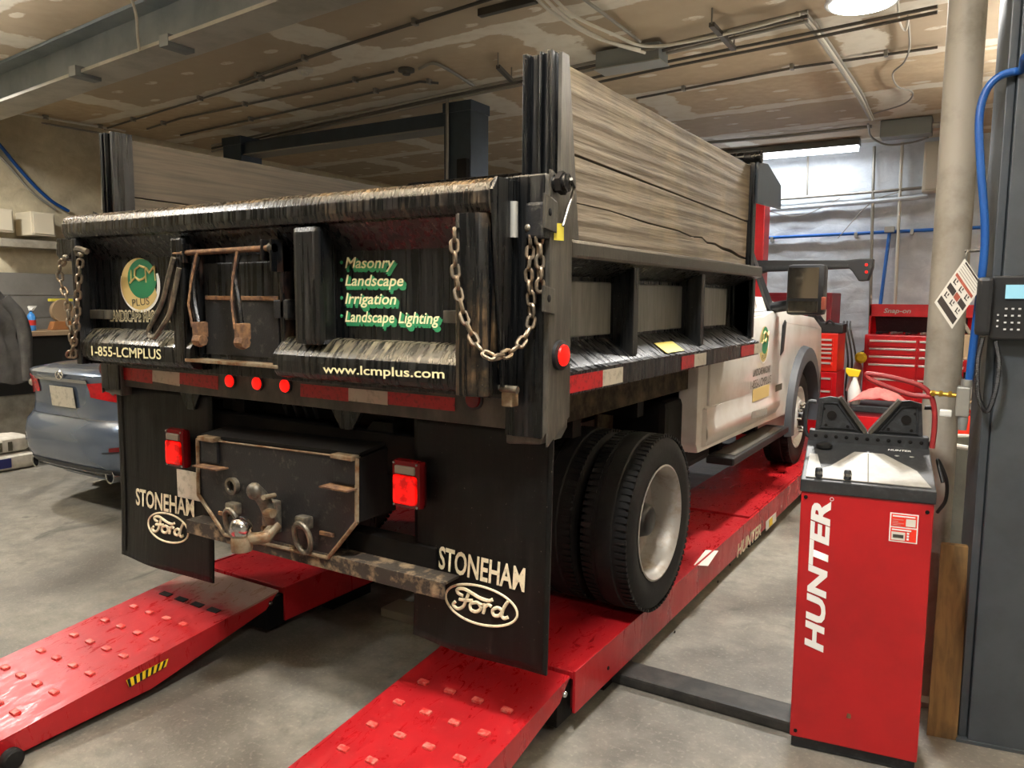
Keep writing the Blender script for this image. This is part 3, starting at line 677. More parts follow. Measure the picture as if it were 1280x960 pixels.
for i in range(7):
    x = aL.x+.12+i*.16; tag(B().tube([(x, yD+.1, zt+.02), (x+.04, yD+.17, zt+.02), (x+.06, yD+.21, zt+.02), (x+.1, yD+.3, zt+.02)], .018, 8, radii=[.017, .018, .009, .012]).build('hand_tool', ('console_black', 'aluminium')[i % 2], None, smooth=True), ('black', 'silver')[i % 2]+' handled tool on the large red chest, %s from the left' % ('first', 'second', 'third', 'fourth', 'fifth', 'sixth', 'seventh')[i], 'tool', 'tools on the large red chest')
# red cart in front with rag and bottle
yE = 7.6
a, b_ = PY(1066, 500, yE), PY(1146, 500, yE); zc_ = PY(1100, 508, yE).z
t = thing('service_cart', ((a.x+b_.x)/2, yE+.2, 0), 'red and black service cart behind the lift console', 'cart')
bx('cart_body', 'dark_red', t, a.x, b_.x+.15, yE, yE+.45, .12, zc_-.06, .01)
bx('cart_top', 'console_black', t, a.x-.02, b_.x+.17, yE-.02, yE+.47, zc_-.06, zc_, .01)
for i in range(2): bx('drawer', 'chest_red', t, a.x+.03, b_.x+.12, yE-.015, yE, zc_-.3-i*.25, zc_-.1-i*.25, .005)
for cx in (a.x+.08, b_.x+.07):
    for cy in (yE+.08, yE+.37): B().lathe([(.05, -.02), (.06, 0), (.05, .02)], (cx, cy, .06), X3, 14).build('caster', 'rubber_tire', t, smooth=True)
p = PY(1098, 506, yE+.1)
def rag():
    rows = []
    for j in range(13):
        row = []
        for i in range(21):
            a = (i/20-.5)*.62; b2 = (j/12-.5)*.3
            h = .14*max(0, 1-(a/.34)**2)*max(.15, 1-(b2/.2)**2) + .025*noise.noise(V((a*14, b2*16, 2)))
            row.append((p.x+a*.75+.0, p.y+b2, zc_+.015+max(0, h)))
        rows.append(row)
    o = B().grid(rows).build('shop_rag', 'rag_red', None, smooth=True, base=True); m = o.modifiers.new('thick', 'SOLIDIFY'); m.thickness = .006
    tag(o, 'crumpled pale red rag on the service cart', 'rag')
rag()
p = PY(1067, 505, yE+.05); zb_ = zc_
t = thing('spray_bottle', (p.x, p.y, zb_), 'clear spray bottle with yellow trigger on the service cart', 'bottle')
B().lathe([(.05, 0), (.055, .02), (.055, .12), (.03, .2), (.02, .22), (.02, .25)], (p.x, p.y, zb_), Z3, 16).build('bottle_body', 'bottle_white', t, smooth=True)
B().slab([(p.x-.05, p.y-.025, zb_+.25), (p.x+.03, p.y-.025, zb_+.25), (p.x+.05, p.y-.025, zb_+.31), (p.x-.08, p.y-.025, zb_+.33), (p.x-.08, p.y-.025, zb_+.29)], (0, .05, 0), .008).build('trigger_head', 'yellow', t)
# things hanging and standing in the gap between chest and locker
p = PY(1068, 470, 10.6); t = thing('hanging_cloth', (p.x, p.y, p.z-.25), 'pale cloth hanging beside the large red chest', 'cloth')
B().slab([(p.x-.1, p.y, p.z-.2), (p.x+.06, p.y, p.z-.22), (p.x+.09, p.y, p.z+.1), (p.x+.02, p.y, p.z+.28), (p.x-.04, p.y, p.z+.05)], (0, .06, 0), .015).build('cloth_fold', 'cloth_pink', t)
for i in range(3):
    tag(B().tube(cpath([PY(1055+i*4, 402, 11.48), PY(1055+i*4, 410, 10.9), PY(1060+i*5, 450, 10.85), PY(1057+i*5, 490, 10.9), PY(1064+i*3, 530, 10.9)], 5), .012).build('extension_cord', 'conduit_dark', None, smooth=True), ('left', 'middle', 'right')[i]+' dark cord hanging between locker and large chest', 'cord')
B().tube([(p.x+.02, p.y+.03, p.z+.27), (p.x+.02, WYB, p.z+.3)], .012).build('wall_hook', 'conduit_dark', t)
q = PY(1076, 447, 10.25); t = thing('yellow_reel', (q.x, q.y, q.z-.08), 'small yellow clamp hanging left of the large red chest', 'clamp')
B().lathe([(.04, -.03), (.07, 0), (.04, .03)], q, Y3, 14).build('clamp_body', 'yellow', t, smooth=True); B().tube([q, q+V((.05, .08, .02))], .012).build('clamp_arm', 'conduit_dark', t)
# ================================================================== DRIVE-ON LIFT
RZ = .25
def runway(xo, xi, label, right):
    x0, x1 = min(xo, xi), max(xo, xi)
    t = thing('lift_runway', ((x0+x1)/2, 5.2, 0), label, 'car lift', None)
    bx('deck', 'lift_red', t, x0+.012, x1-.012, 2.53, 5.02, RZ-.03, RZ, .003)
    bx('deck', 'lift_red', t, x0+.012, x1-.012, 5.03, 8.4, RZ-.03, RZ+.012, .003)
    for x in (x0, x1-.012): bx('side_plate', 'lift_red', t, x, x+.012, 2.53, 8.4, RZ-.165, RZ+.004, .002)
    bx('end_plate', 'lift_red_dark', t, x0+.02, x1-.02, 2.55, 2.57, RZ-.16, RZ-.03)
    bx('under_frame', 'frame_black', t, x0+.08, x1-.08, 2.8, 8.2, .03, RZ-.03)
    for y in (2.9, 5.2, 7.4): bx('foot', 'frame_black', t, x0+.05, x1-.05, y, y+.3, 0, .05)
    bx('hinge_block', 'frame_black', t, x0+.03, x1-.03, 2.44, 2.56, .06, RZ-.04, .004)
    # ramp
    z = lambda y: RZ - (2.5-y)*.1135
    r0, r1 = x0+.008, x1-.008
    top = [(r0, 2.50, RZ-.002), (r0, .32, z(.32)), (r0, .32, z(.32)-.008), (r0, 2.50, RZ-.012)]
    ramp = B().slab(top, (r1-r0, 0, 0)).build('ramp_plate', 'lift_red' if right else 'ramp_worn', t)
    for x in (r0, r1-.01):
        B().slab([(x, 2.49, RZ-.013), (x, 2.42, RZ-.075), (x, 1.82, .045), (x, .5, .004), (x, .33, .002), (x, .33, z(.33)-.009)], (.01, 0, 0)).build('ramp_side', 'lift_red', ramp)
    # raised cleats
    sl = math.atan(.1135); cm = B().box(-.021, .021, -.013, .013, -.004, .008, .005).mesh('cleat', True); cm.materials.append(M('cleat_red'))
    for r in range(13):
        y = 2.208 - r*.1425
        for c in range(4):
            if not right and r == 0: continue
            x = r0 + .10 + c*.125
            inst('cleat', cm, Matrix.Translation((x, y, z(y))) @ Matrix.Rotation(sl, 4, 'X'), ramp)
    if not right:
        sm = B().box(-.035, .035, -.016, .016, -.002, .0015, .001).mesh('slot'); sm.materials.append(M('frame_black'))
        for c in range(4):
            x = r0 + (r1-r0)*(.2+c*.2); y = 2.22
            inst('slot', sm, Matrix.Translation((x, y, z(y))) @ Matrix.Rotation(sl, 4, 'X'), ramp)
    for x in (r0-.008, r1+.008): disc((x, 2.44, RZ-.045), X3 if x > (r0+r1)/2 else -X3, .012, .008, 'chrome', ramp, 'pivot_bolt')
    for s in (.2, .8): B().lathe([(.03, -.03), (.035, -.02), (.035, .02), (.03, .03)], (r0+(r1-r0)*s, .33, .035), X3, 14).build('ramp_roller', 'rubber_tire', ramp, smooth=True)
    return t, ramp, z
tR, rampR, zr = runway(-1.28, -1.87, 'right red lift runway and ramp under the dual tires', True)
tL, rampL, zr = runway(-3.50, -2.88, 'left red lift runway and ramp with slots near the hinge', False)
B().lathe([(.03, -.02), (.038, -.012), (.038, .012), (.03, .02)], (-2.855, 1.26, .04), X3, 16).build('ramp_roller', 'rubber_tire', rampL, smooth=True)
# hazard label on the inner side of the left ramp
q = [PX(u, v_, -2.885) for u, v_ in ((157, 850), (210, 823), (207, 833), (161, 859))]
hz = decal(q, 'yellow', rampL, 'hazard_label', X3, .002)
for i in range(7):
    a, b_ = q[0].lerp(q[1], (i+.15)/7), q[0].lerp(q[1], (i+.6)/7); c_, d_ = q[3].lerp(q[2], (i+.0)/7), q[3].lerp(q[2], (i+.4)/7)
    decal([a, b_, d_, c_], 'black_plastic', rampL, 'hazard_stripe', X3, .0035)
# lettering and labels on the right runway
pl, pr = PX(921, 697, -1.28), PX(951, 667, -1.28)
text('HUNTER', pl, V((pl.x, pr.y, pl.z)), .085, 'flap_print', tR, bold=.03, shear=.15)
q = [PX(u, v_, -1.28) for u, v_ in ((957, 652), (970, 640), (970, 651), (957, 664))]; decal(q, 'tag_white', tR, 'printed_label', X3)
q = [PX(u, v_, -1.28) for u, v_ in ((961, 650), (965, 646), (965, 655), (961, 659))]; decal(q, 'yellow', tR, 'printed_label', X3, .003)
q = [PZ(u, v_, RZ) for u, v_ in ((867, 707), (882, 688), (898, 689), (885, 708))]; decal(q, 'tag_white', tR, 'deck_label', Z3, .002)
for (u, v_) in ((868, 768), (897, 727), (912, 706), (843, 790), (805, 850), (760, 835)): disc(PX(u, v_, -1.28), X3, .008, .004, 'frame_black', tR, 'bolt')
# floor channel that crosses beneath the runways
t = thing('floor_channel', (-1.6, 3.05, 0), 'dark steel hose cover on the floor under the right runway', 'hose cover')
bx('cover_plate', 'floor_channel', t, -2.3, -.56, 2.98, 3.13, 0, .05, .012)
bx('cover_end', 'silver_bar', t, -2.66, -2.3, 2.98, 3.13, 0, .045, .004)
# ================================================================== DUMP TRUCK
T = thing('dump_truck', (-2.4, 4.5, RZ), 'white cab dump truck with wet black bed and wooden side boards', 'truck')
XL, XR, XC = -3.62, -1.18, -2.40
YT, YP = 1.95, 2.035      # front of tailgate ribs, tailgate panel
# ---- wheels
def wheel(cx, cy, cz, R, wd, side, dual_out, rimmat, name='wheel'):
    s = side; prof = []
    hw = wd/2
    for r, h in ((.62*R, -hw*.72), (.66*R, -hw*.9), (.80*R, -hw), (.92*R, -hw*.97), (.975*R, -hw*.82), (.99*R, -hw*.6), (.985*R, -hw*.35), (1.0*R, -hw*.3), (1.0*R, 0), (1.0*R, hw*.3), (.985*R, hw*.35), (.99*R, hw*.6), (.975*R, hw*.82), (.92*R, hw*.97), (.80*R, hw), (.66*R, hw*.9), (.62*R, hw*.72)):
        prof.append((r, h))
    wm = B().lathe(prof, (cx, cy, cz), X3, 64, closed=True)
    for i in range(84):
        a = 2*math.pi*i/84
        for sg in (-1, 1):
            m = Matrix.Translation((cx, cy, cz)) @ Matrix.Rotation(a + (.05 if sg > 0 else 0), 4, 'X')
            wm.box(sg*hw*.5, sg*hw*.93, -.0095, .0095, R*.965, R*.998, 0, m)
    o = wm.build(name, 'rubber_tire', T, smooth=True)
    if dual_out:   # deep dish
        rp = [(.66*R, hw*.93), (.64*R, hw*.95), (.60*R, hw*.80), (.575*R, hw*.55), (.57*R, hw*.1), (.54*R, -hw*.25), (.45*R, -hw*.42), (.26*R, -hw*.45), (.25*R, -hw*.5)]
        rp = [(r, h*s) for r, h in rp]; B().lathe(rp, (cx, cy, cz), X3, 48, cap0=False).build('rim', rimmat, o, smooth=True)
        B().lathe([(.20*R, -hw*.45*s), (.20*R, hw*.1*s), (.17*R, hw*.42*s), (.14*R, hw*.5*s), (.02*R, hw*.5*s)], (cx, cy, cz), X3, 24).build('hub', 'hub_black', o, smooth=True)
        for i in range(10):
            a = 2*math.pi*i/10; q = V((cx-hw*.44*s, cy+math.cos(a)*.34*R, cz+math.sin(a)*.34*R)); B().lathe([(.014, 0), (.014, .03)], q, X3*s, 6).build('lug_nut', 'hub_black', o)
    else:          # convex front wheel
        rp = [(.66*R, hw*.93), (.63*R, hw*.95), (.58*R, hw*.75), (.56*R, hw*.5), (.5*R, hw*.55), (.36*R, hw*1.05), (.24*R, hw*1.08), (.24*R, hw*1.0)]
        rp = [(r, h*s) for r, h in rp]; B().lathe(rp, (cx, cy, cz), X3, 48, cap0=False).build('rim', rimmat, o, smooth=True)
        B().lathe([(.2*R, hw*1.0*s), (.19*R, hw*1.35*s), (.12*R, hw*1.5*s), (.02*R, hw*1.52*s)], (cx, cy, cz), X3, 20).build('hub', 'hub_black', o, smooth=True)
        for i in range(10):
            a = 2*math.pi*i/10; q = V((cx+hw*1.06*s, cy+math.cos(a)*.29*R, cz+math.sin(a)*.29*R)); B().lathe([(.014, 0), (.012, .035)], q, X3*s, 6).build('lug_nut', 'hitch_steel', o)
    return o
RT = .405; AY, FY = 3.3, 6.95; AZ = RZ+RT
for s in (1, -1):
    wheel(XC+s*1.05, AY, AZ, RT, .225, s, True, 'rim_grey'); wheel(XC+s*.79, AY, AZ, RT, .225, -s, True, 'rim_grey')
    wheel(XC+s*.89, FY, AZ+.012, RT, .225, s, False, 'rim_white')
# ---- axle, frame, underside
b = B().tube([(XC-.9, AY, AZ), (XC+.9, AY, AZ)], .07, 14); b.ball((XC, AY, AZ), .2, 18, (1, 1.1, 1)).build('rear_axle', 'frame_black', T, smooth=True)
B().tube([(XC-.8, FY, AZ), (XC+.8, FY, AZ)], .05, 12).build('front_axle', 'frame_black', T, smooth=True)
for s in (-1, 1):
    bx('frame_rail', 'frame_black', T, XC+s*.43-.04, XC+s*.43+.04, 2.25, 7.3, .98, 1.22, .006)
    bx('bed_stringer', 'frame_dirty', T, XC+s*.92-.03, XC+s*.92+.03, 2.3, 4.55, 1.17, 1.325, .005)
    bx('wheel_well_plate', 'frame_dirty', T, XC+s*.60-.01, XC+s*.60+.01, 3.75, 4.25, .85, 1.2, .004)
    for k_ in range(4): bx('leaf_spring', 'frame_black', T, XC+s*.52-.04, XC+s*.52+.04, AY-.62+k_*.12, AY+.62-k_*.12, AZ+.08+k_*.02, AZ+.095+k_*.02)
    bx('bed_subrail', 'frame_black', T, XC+s*.43-.05, XC+s*.43+.05, 2.2, 4.6, 1.2225, 1.325)
    bx('fuel_tank', 'frame_black', T, min(XC+s*.5, XC+s*.92), max(XC+s*.5, XC+s*.92), 3.95, 4.75, .68, 1.12, .04)
for y in (2.35, 2.9, 3.6, 4.2): bx('cross_member', 'frame_black', T, XC-.9, XC+.9, y, y+.08, 1.08, 1.24)
bx('rear_cross_member', 'frame_black', T, XC-.62, XC+.62, 2.2, 2.3, 1.0, 1.16, .006)
B().tube([(XC, AY, AZ), (XC, 5.5, .85)], .05, 12).build('drive_shaft', 'frame_black', T, smooth=True)
B().tube([(XC-.25, 2.5, 1.05), (XC-.25, 4.4, .95)], .09, 14).build('dump_cylinder', 'hitch_steel', T, smooth=True)
for u, dx in ((237, .075), (432, .085)):
    p = PY(u, 496, 2.14); B().slab([(p.x-dx, 2.14, 1.255), (p.x+dx, 2.14, 1.255), (p.x+dx*.35, 2.14, 1.17), (p.x-dx*.35, 2.14, 1.17)], (0, .02, 0), .002).build('hinge_bracket', 'black_rust', T)
for i, (u, x_) in enumerate(((250, 0), (470, 0))):
    p = PY(u, 520, 2.26); B().slab([(p.x-.1, 2.22, 1.0), (p.x+.12, 2.22, 1.0), (p.x+.12, 2.22, 1.2), (p.x+.02, 2.22, 1.2), (p.x-.06, 2.22, 1.12)], (0, .08, 0), .004).build('hinge_block', 'frame_black', T)
for i in range(4):
    u = 355+i*12; B().tube(cpath([PY(u, 505, 2.3), PY(u+6, 525, 2.32), PY(u-2, 545, 2.34), PY(u+5, 560, 2.38)], 5), .008).build('wiring', 'hose_black', T, smooth=True)
# ---- bed
bx('bed_floor', 'frame_black', T, XL+.16, XR-.16, 2.2, 4.62, 1.325, 1.36, .004)
rail = bx('rear_bolster', 'post_grey', T, XL+.02, XR-.15, 2.12, 2.20, 1.245, 1.40, .004)
def refl(px, y, names):
    for (u0, u1, nm) in names:
        va = lambda u, o: 458 + (u-140)*(39/428.) + o
        decal([PY(u0, va(u0, 0), y), PY(u1, va(u1, 0), y), PY(u1, va(u1, 17), y), PY(u0, va(u0, 14 if u0 < 300 else 16), y)], nm, T, 'reflector_tape', -Y3)
refl(None, 2.119, ((143, 191, 'reflect_red'), (191, 225, 'reflect_white'), (225, 273, 'reflect_red'), (376, 436, 'reflect_red'), (436, 485, 'reflect_white'), (485, 569, 'reflect_red')))
for u, v_, m_, rr in ((289, 476, 'lamp_red_lit', .027), (323, 479, 'lamp_red_lit', .027), (358, 482, 'lamp_red_lit', .027), (593, 499, 'lamp_red_off', .03), (131, 461, 'lamp_red_off', .03)):
    p = PY(u, v_, 2.119); o = B().lathe([(rr*1.22, 0), (rr*1.22, .006), (rr, .008)], p, -Y3, 24).build('lamp_bezel', 'black_plastic', T, smooth=True)
    B().lathe([(rr, .006), (rr*.9, .014), (rr*.5, .018)], p, -Y3, 24).build('lens', m_, o, smooth=True)
for s in (1, -1):
    xo = XC+s*1.22; d_ = -s   # d_ points inward
    def bxs(name, mat, a0, a1, y0, y1, z0, z1, bev=.004, par=None):
        return bx(name, mat, par or T, min(xo+d_*a0, xo+d_*a1), max(xo+d_*a0, xo+d_*a1), y0, y1, z0, z1, bev)
    # rub rail with sloped ledge
    bxs('rub_rail', 'wet_black', 0, .10, 2.24, 4.64, 1.352, 1.43)
    B().slab([(xo, 2.24, 1.43), (xo+d_*.02, 2.24, 1.438), (xo+d_*.15, 2.24, 1.525), (xo+d_*.15, 2.24, 1.36), (xo+d_*.01, 2.24, 1.36)], (0, 2.38, 0)).build('dirt_ledge', 'wet_black_ledge', T)
    bxs('side_wall', 'wet_black', .14, .16, 2.24, 4.62, 1.34, 1.86)
    bxs('top_rail', 'steel_rail', -.005, .15, 2.24, 4.64, 1.80, 1.862, .012)
    B().slab([(xo+d_*.005, 2.24, 1.80), (xo+d_*.14, 2.24, 1.80), (xo+d_*.14, 2.24, 1.75)], (0, 2.38, 0)).build('rail_gusset', 'wet_black', T)
    for y in (2.84, 3.66, 4.58): bxs('side_stake', 'wet_black', .03, .14, y, y+.05, 1.45, 1.80)
    for (y0, y1) in ((2.26, 2.855), (2.93, 3.70), (3.76, 4.40)): bxs('bed_panel', 'bed_panel', .128, .14, y0, y1, 1.53, 1.735, .006)
    # corner post
    pw = [(xo, 2.10), (xo, 2.245), (xo+d_*.15, 2.245), (xo+d_*.15, 2.10)]
    post = B().slab([(xo, 2.10, 1.25), (xo+d_*.02, 2.10, 1.21), (xo+d_*.15, 2.10, 1.20), (xo+d_*.15, 2.10, 2.03), (xo+d_*.13, 2.10, 2.05), (xo+d_*.01, 2.10, 2.05), (xo, 2.10, 2.03)], (0, .145, 0), .008).build('corner_post', 'post_grey', T)
    bxs('post_face', 'wet_black', .012, .148, 2.092, 2.10, 1.23, 2.045, .003, post)
    B().slab([(xo-d_*.006, 2.10, 1.205), (xo-d_*.006, 2.245, 1.285), (xo-d_*.006, 2.245, 2.02), (xo-d_*.006, 2.10, 2.06)], (d_*.006, 0, 0)).build('side_plate', 'post_grey', post)
    # rack stake (channel)
    st = bxs('rack_stake', 'wet_black', .02, .12, 2.16, 2.17, 2.03, 2.42, .001)
    for a0, a1 in ((.015, .032), (.10, .118), (.05, .058)): bxs('stake_flange', 'wet_black', a0, a1, 2.135, 2.235 if a0 != .05 else 2.16, 2.03, 2.42, .002, st)
    B().slab([(xo-d_*.002, 2.17, 2.42), (xo-d_*.002, 2.215, 2.42), (xo-d_*.002, 2.30, 1.862), (xo-d_*.002, 2.17, 1.862)], (d_*.012, 0, 0)).build('stake_gusset', 'post_grey', st)
    bxs('front_stake', 'wet_black', .0, .1, 4.40, 4.46, 1.86, 2.42, .003)
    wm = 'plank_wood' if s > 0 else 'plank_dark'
    xa = xo+d_*.025; th = d_*.042
    def wedge(pts, name='side_plank'):
        return B().slab([(xa, y, z) for y, z in pts], (th, 0, 0), .003).build(name, wm, T)
    n1 = [(2.25+i*.18, 2.405+.006*noise.noise(V((i*.7, s, 0)))) for i in range(13)]
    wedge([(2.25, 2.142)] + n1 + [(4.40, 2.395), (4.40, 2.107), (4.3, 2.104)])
    # lower board, split along a wandering crack
    cr = [(2.26, 1.985), (2.6, 1.985), (2.95, 1.972), (3.3, 1.968), (3.48, 1.955), (3.62, 1.962), (3.70, 1.942), (3.82, 1.945), (3.95, 1.93), (4.1, 1.925), (4.25, 1.906), (4.38, 1.90)]
    gap = [.002, .002, .003, .003, .003, .004, .004, .006, .008, .010, .009, .005]
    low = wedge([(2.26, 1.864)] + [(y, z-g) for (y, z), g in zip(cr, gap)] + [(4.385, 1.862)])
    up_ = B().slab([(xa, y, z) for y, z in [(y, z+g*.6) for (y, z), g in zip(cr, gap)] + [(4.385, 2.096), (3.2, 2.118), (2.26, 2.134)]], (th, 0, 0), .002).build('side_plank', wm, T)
# bed front, cab shield
bx('bulkhead', 'wet_black', T, XL+.05, XR-.05, 4.58, 4.64, 1.34, 2.3, .004)
for s in (1, -1):
    xo = XC+s*1.24
    B().slab([(xo, y, z) for y, z in ((4.40, 2.42), (4.60, 2.44), (4.93, 2.36), (4.95, 2.22), (4.40, 2.20))], (-s*.015, 0, 0), .003).build('shield_side', 'lift_post_blue', T)
bx('cab_shield', 'wet_black', T, XL, XR, 4.42, 4.95, 2.34, 2.36, .003)
b = B().tube([(XL, 4.42, 2.45), (XR+.03, 4.42, 2.45)], .035, 12); b.build('tarp_roller', 'black_rust', T, smooth=True)
# ---- tailgate
tg0, tg1 = -3.585, -1.30
TG = bx('tailgate', 'wet_black', T, tg0, tg1, YP, 2.085, 1.355, 1.95, .003)
prof = [(2.09, 1.925), (1.975, 1.915), (1.948, 1.925), (1.935, 1.95), (1.935, 1.985), (1.945, 2.010), (1.965, 2.025), (2.0, 2.03), (2.09, 2.03)]
B().slab([(tg0-.01, y, z) for y, z in prof], (tg1-tg0+.02, 0, 0), .003).build('top_roll', 'wet_black_cap', TG, smooth=True)
B().slab([(tg1+.01, y, z) for y, z in ((2.095, 1.37), (2.0, 1.40), (1.95, 1.90), (1.94, 1.99), (1.965, 2.028), (2.095, 2.03))], (.012, 0, 0), .002).build('end_plate', 'wet_black', TG)
# shadow gusset under the roll
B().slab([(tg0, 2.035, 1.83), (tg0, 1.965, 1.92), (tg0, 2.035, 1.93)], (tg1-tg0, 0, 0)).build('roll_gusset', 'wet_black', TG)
def roll(x0, x1):
    pr = [(2.035, 1.525), (2.0, 1.52), (1.955, 1.478), (1.943, 1.462), (1.94, 1.44), (1.943, 1.40), (1.955, 1.383), (1.98, 1.375), (2.035, 1.372)]
    return B().slab([(x0, y, z) for y, z in pr], (x1-x0, 0, 0), .002).build('bottom_roll', 'wet_black_roll', TG, smooth=True)
roll(-3.52, -2.72); roll(-2.24, -1.415)
def rib(x0, x1, z0, z1, bev=.012, mat='wet_black', dy=.0): return bx('tailgate_rib', mat, TG, x0, x1, YT-.01-dy, YP, z0, z1, bev)
rib(-2.125, -1.995, 1.50, 1.915, .02)
pr = [(-1.415, 2.035), (-1.415, 1.95), (-1.405, 1.928), (-1.385, 1.92), (-1.35, 1.92), (-1.32, 1.93), (-1.302, 1.955), (-1.30, 2.035)]
B().slab([(x, y, 1.372) for x, y in pr], (0, 0, .55), .002).build('tailgate_rib', 'rib_rust', TG, smooth=True)
rib(-3.54, -3.50, 1.36, 1.92, .004)
rib(-2.82, -2.75, 1.40, 1.9, .01)
# light bracket plates
for px in ((112, 387, 133, 399), (556, 388, 573, 404), (354, 374, 362, 400)):
    a, b_ = PY(px[0], px[1], 2.0), PY(px[2], px[3], 2.0); bx('bracket', 'post_grey', TG, a.x, b_.x, 1.99, YP, b_.z, a.z, .003)
# chute gate
fx0, fx1 = -2.735, -2.225
CH = bx('chute_frame', 'black_rust', TG, fx0, fx1, 1.995, YP, 1.415, 1.44, .003)
for x in (fx0, fx1-.02): bx('frame_side', 'black_rust', CH, x, x+.02, 1.985, YP, 1.415, 1.86, .002)
bx('frame_sill', 'bead_steel', CH, fx0-.02, fx1+.01, 1.94, 2.0, 1.408, 1.422, .003)
bx('chute_door', 'wet_black', CH, fx0+.03, fx1-.03, 2.005, 2.03, 1.44, 1.80, .003)
bx('door_ledge', 'rust', CH, fx0+.06, fx1-.05, 1.985, 2.01, 1.655, 1.672, .003)
bx('lower_door', 'plate_black', CH, fx0+.05, fx1-.04, 1.992, 2.006, 1.44, 1.654, .002)
for x in (fx0-.005, fx1-.06): bx('hinge_ear', 'black_rust', CH, x, x+.012, 1.935, 2.03, 1.80, 1.875, .002)
bx('hinge_ear', 'black_rust', CH, fx1-.012, fx1, 1.935, 2.03, 1.76, 1.875, .002)
B().tube([(fx0-.07, 1.95, 1.838), (fx1-.02, 1.95, 1.845)], .011, 10).build('pivot_rod', 'rust', CH, smooth=True)
disc((fx1-.02, 1.95, 1.845), X3, .02, .02, 'hub_black', CH, 'rod_end')
def latch(u0, pts):
    P_ = [PY(u, v_, 1.945-.008*i) for i, (u, v_) in enumerate(pts)]
    l = B().tube(cpath(P_, 4), .013, 8).build('latch_arm', 'black_rust', CH, smooth=True)
    q = P_[-1]; B().box(q.x-.021, q.x+.021, q.y-.015, q.y+.03, q.z-.05, q.z+.012, .006).build('latch_clevis', 'rust', l)
    B().lathe([(.022, -.022), (.026, -.01), (.026, .01), (.022, .022)], q+V((.004, 0, -.06)), X3, 8).build('latch_nut', 'rust', l)
    B().tube([P_[0]+V((.012, -.012, .01)), P_[1]+V((.008, -.012, 0)), P_[2]+V((-.02, -.012, 0)), P_[3]+V((-.02, -.012, -.01))], .005, 6).build('latch_strap', 'rust', l, smooth=True)
latch(248, [(247, 320), (241, 350), (243, 380), (248, 406)])
latch(295, [(297, 318), (293, 345), (297, 375), (301, 408)])
# big bent lever: an open loop of flat bar
lp = [(217, 322), (211, 345), (204, 375), (195, 395), (186, 412), (187, 420), (194, 421), (203, 408), (212, 392), (218, 365), (224, 335)]
L_ = B().tube(cpath([PY(u, v_, 1.93) for u, v_ in lp], 4), .010, 8, closed=False)
lev = L_.build('lever', 'hitch_steel', CH, smooth=True)
B().slab([PY(u, v_, 1.935) for u, v_ in ((218, 324), (206, 374), (188, 413), (193, 419), (211, 390), (222, 335))], (0, .008, 0)).build('lever_web', 'black_rust', lev)
# small plate with hole at right of chute
a, b_ = PY(343, 375, 1.99), PY(361, 398, 1.99); bx('tailgate_tab', 'plate_black', TG, a.x, b_.x, 1.985, YP, b_.z, a.z, .004)
# ---- lettering on tailgate
yt = YP-.002
for s_, u0, v0, u1, v1, h in (('Masonry', 432, 335, 494, 335, 14), ('Landscape', 432, 357, 505, 357.5, 14), ('Irrigation', 432, 379.5, 496, 380.5, 14), ('Landscape Lighting', 432, 402, 550, 405, 14)):
    a, b_ = PY(u0, v0, yt), PY(u1, v1, yt); hh = (PY(u0, v0-h, yt)-a).length
    text(s_, a+V((.006, 0, -.012)), b_+V((.012, 0, -.012)), hh*1.03, 'green_print', TG, bold=.045, shear=.22, lift=.001)
    text(s_, a+V((.003, 0, -.006)), b_+V((.006, 0, -.006)), hh, 'green_print', TG, bold=.05, shear=.22, lift=.0016)
    text(s_, a, b_, hh, 'cream_print', TG, bold=.014, shear=.22, lift=.0026)
    disc(PY(427, v0-7, yt), -Y3, .0065, .0015, 'green_print', TG, 'bullet', 14)
def arc_text(s_, u0, v0, u1, v1, hpx, y, mat, bold=.015, par=None):
    a, b_ = PY(u0, v0, y), PY(u1, v1, y); text(s_, a, b_, (PY(u0, v0-hpx, y)-a).length, mat, par or TG, bold=bold)
arc_text('1-855-LCMPLUS', 115, 444, 202, 449, 12, 1.9385, 'cream_print')
arc_text('www.lcmplus.com', 404, 466, 556, 473, 11, 1.9385, 'cream_print')
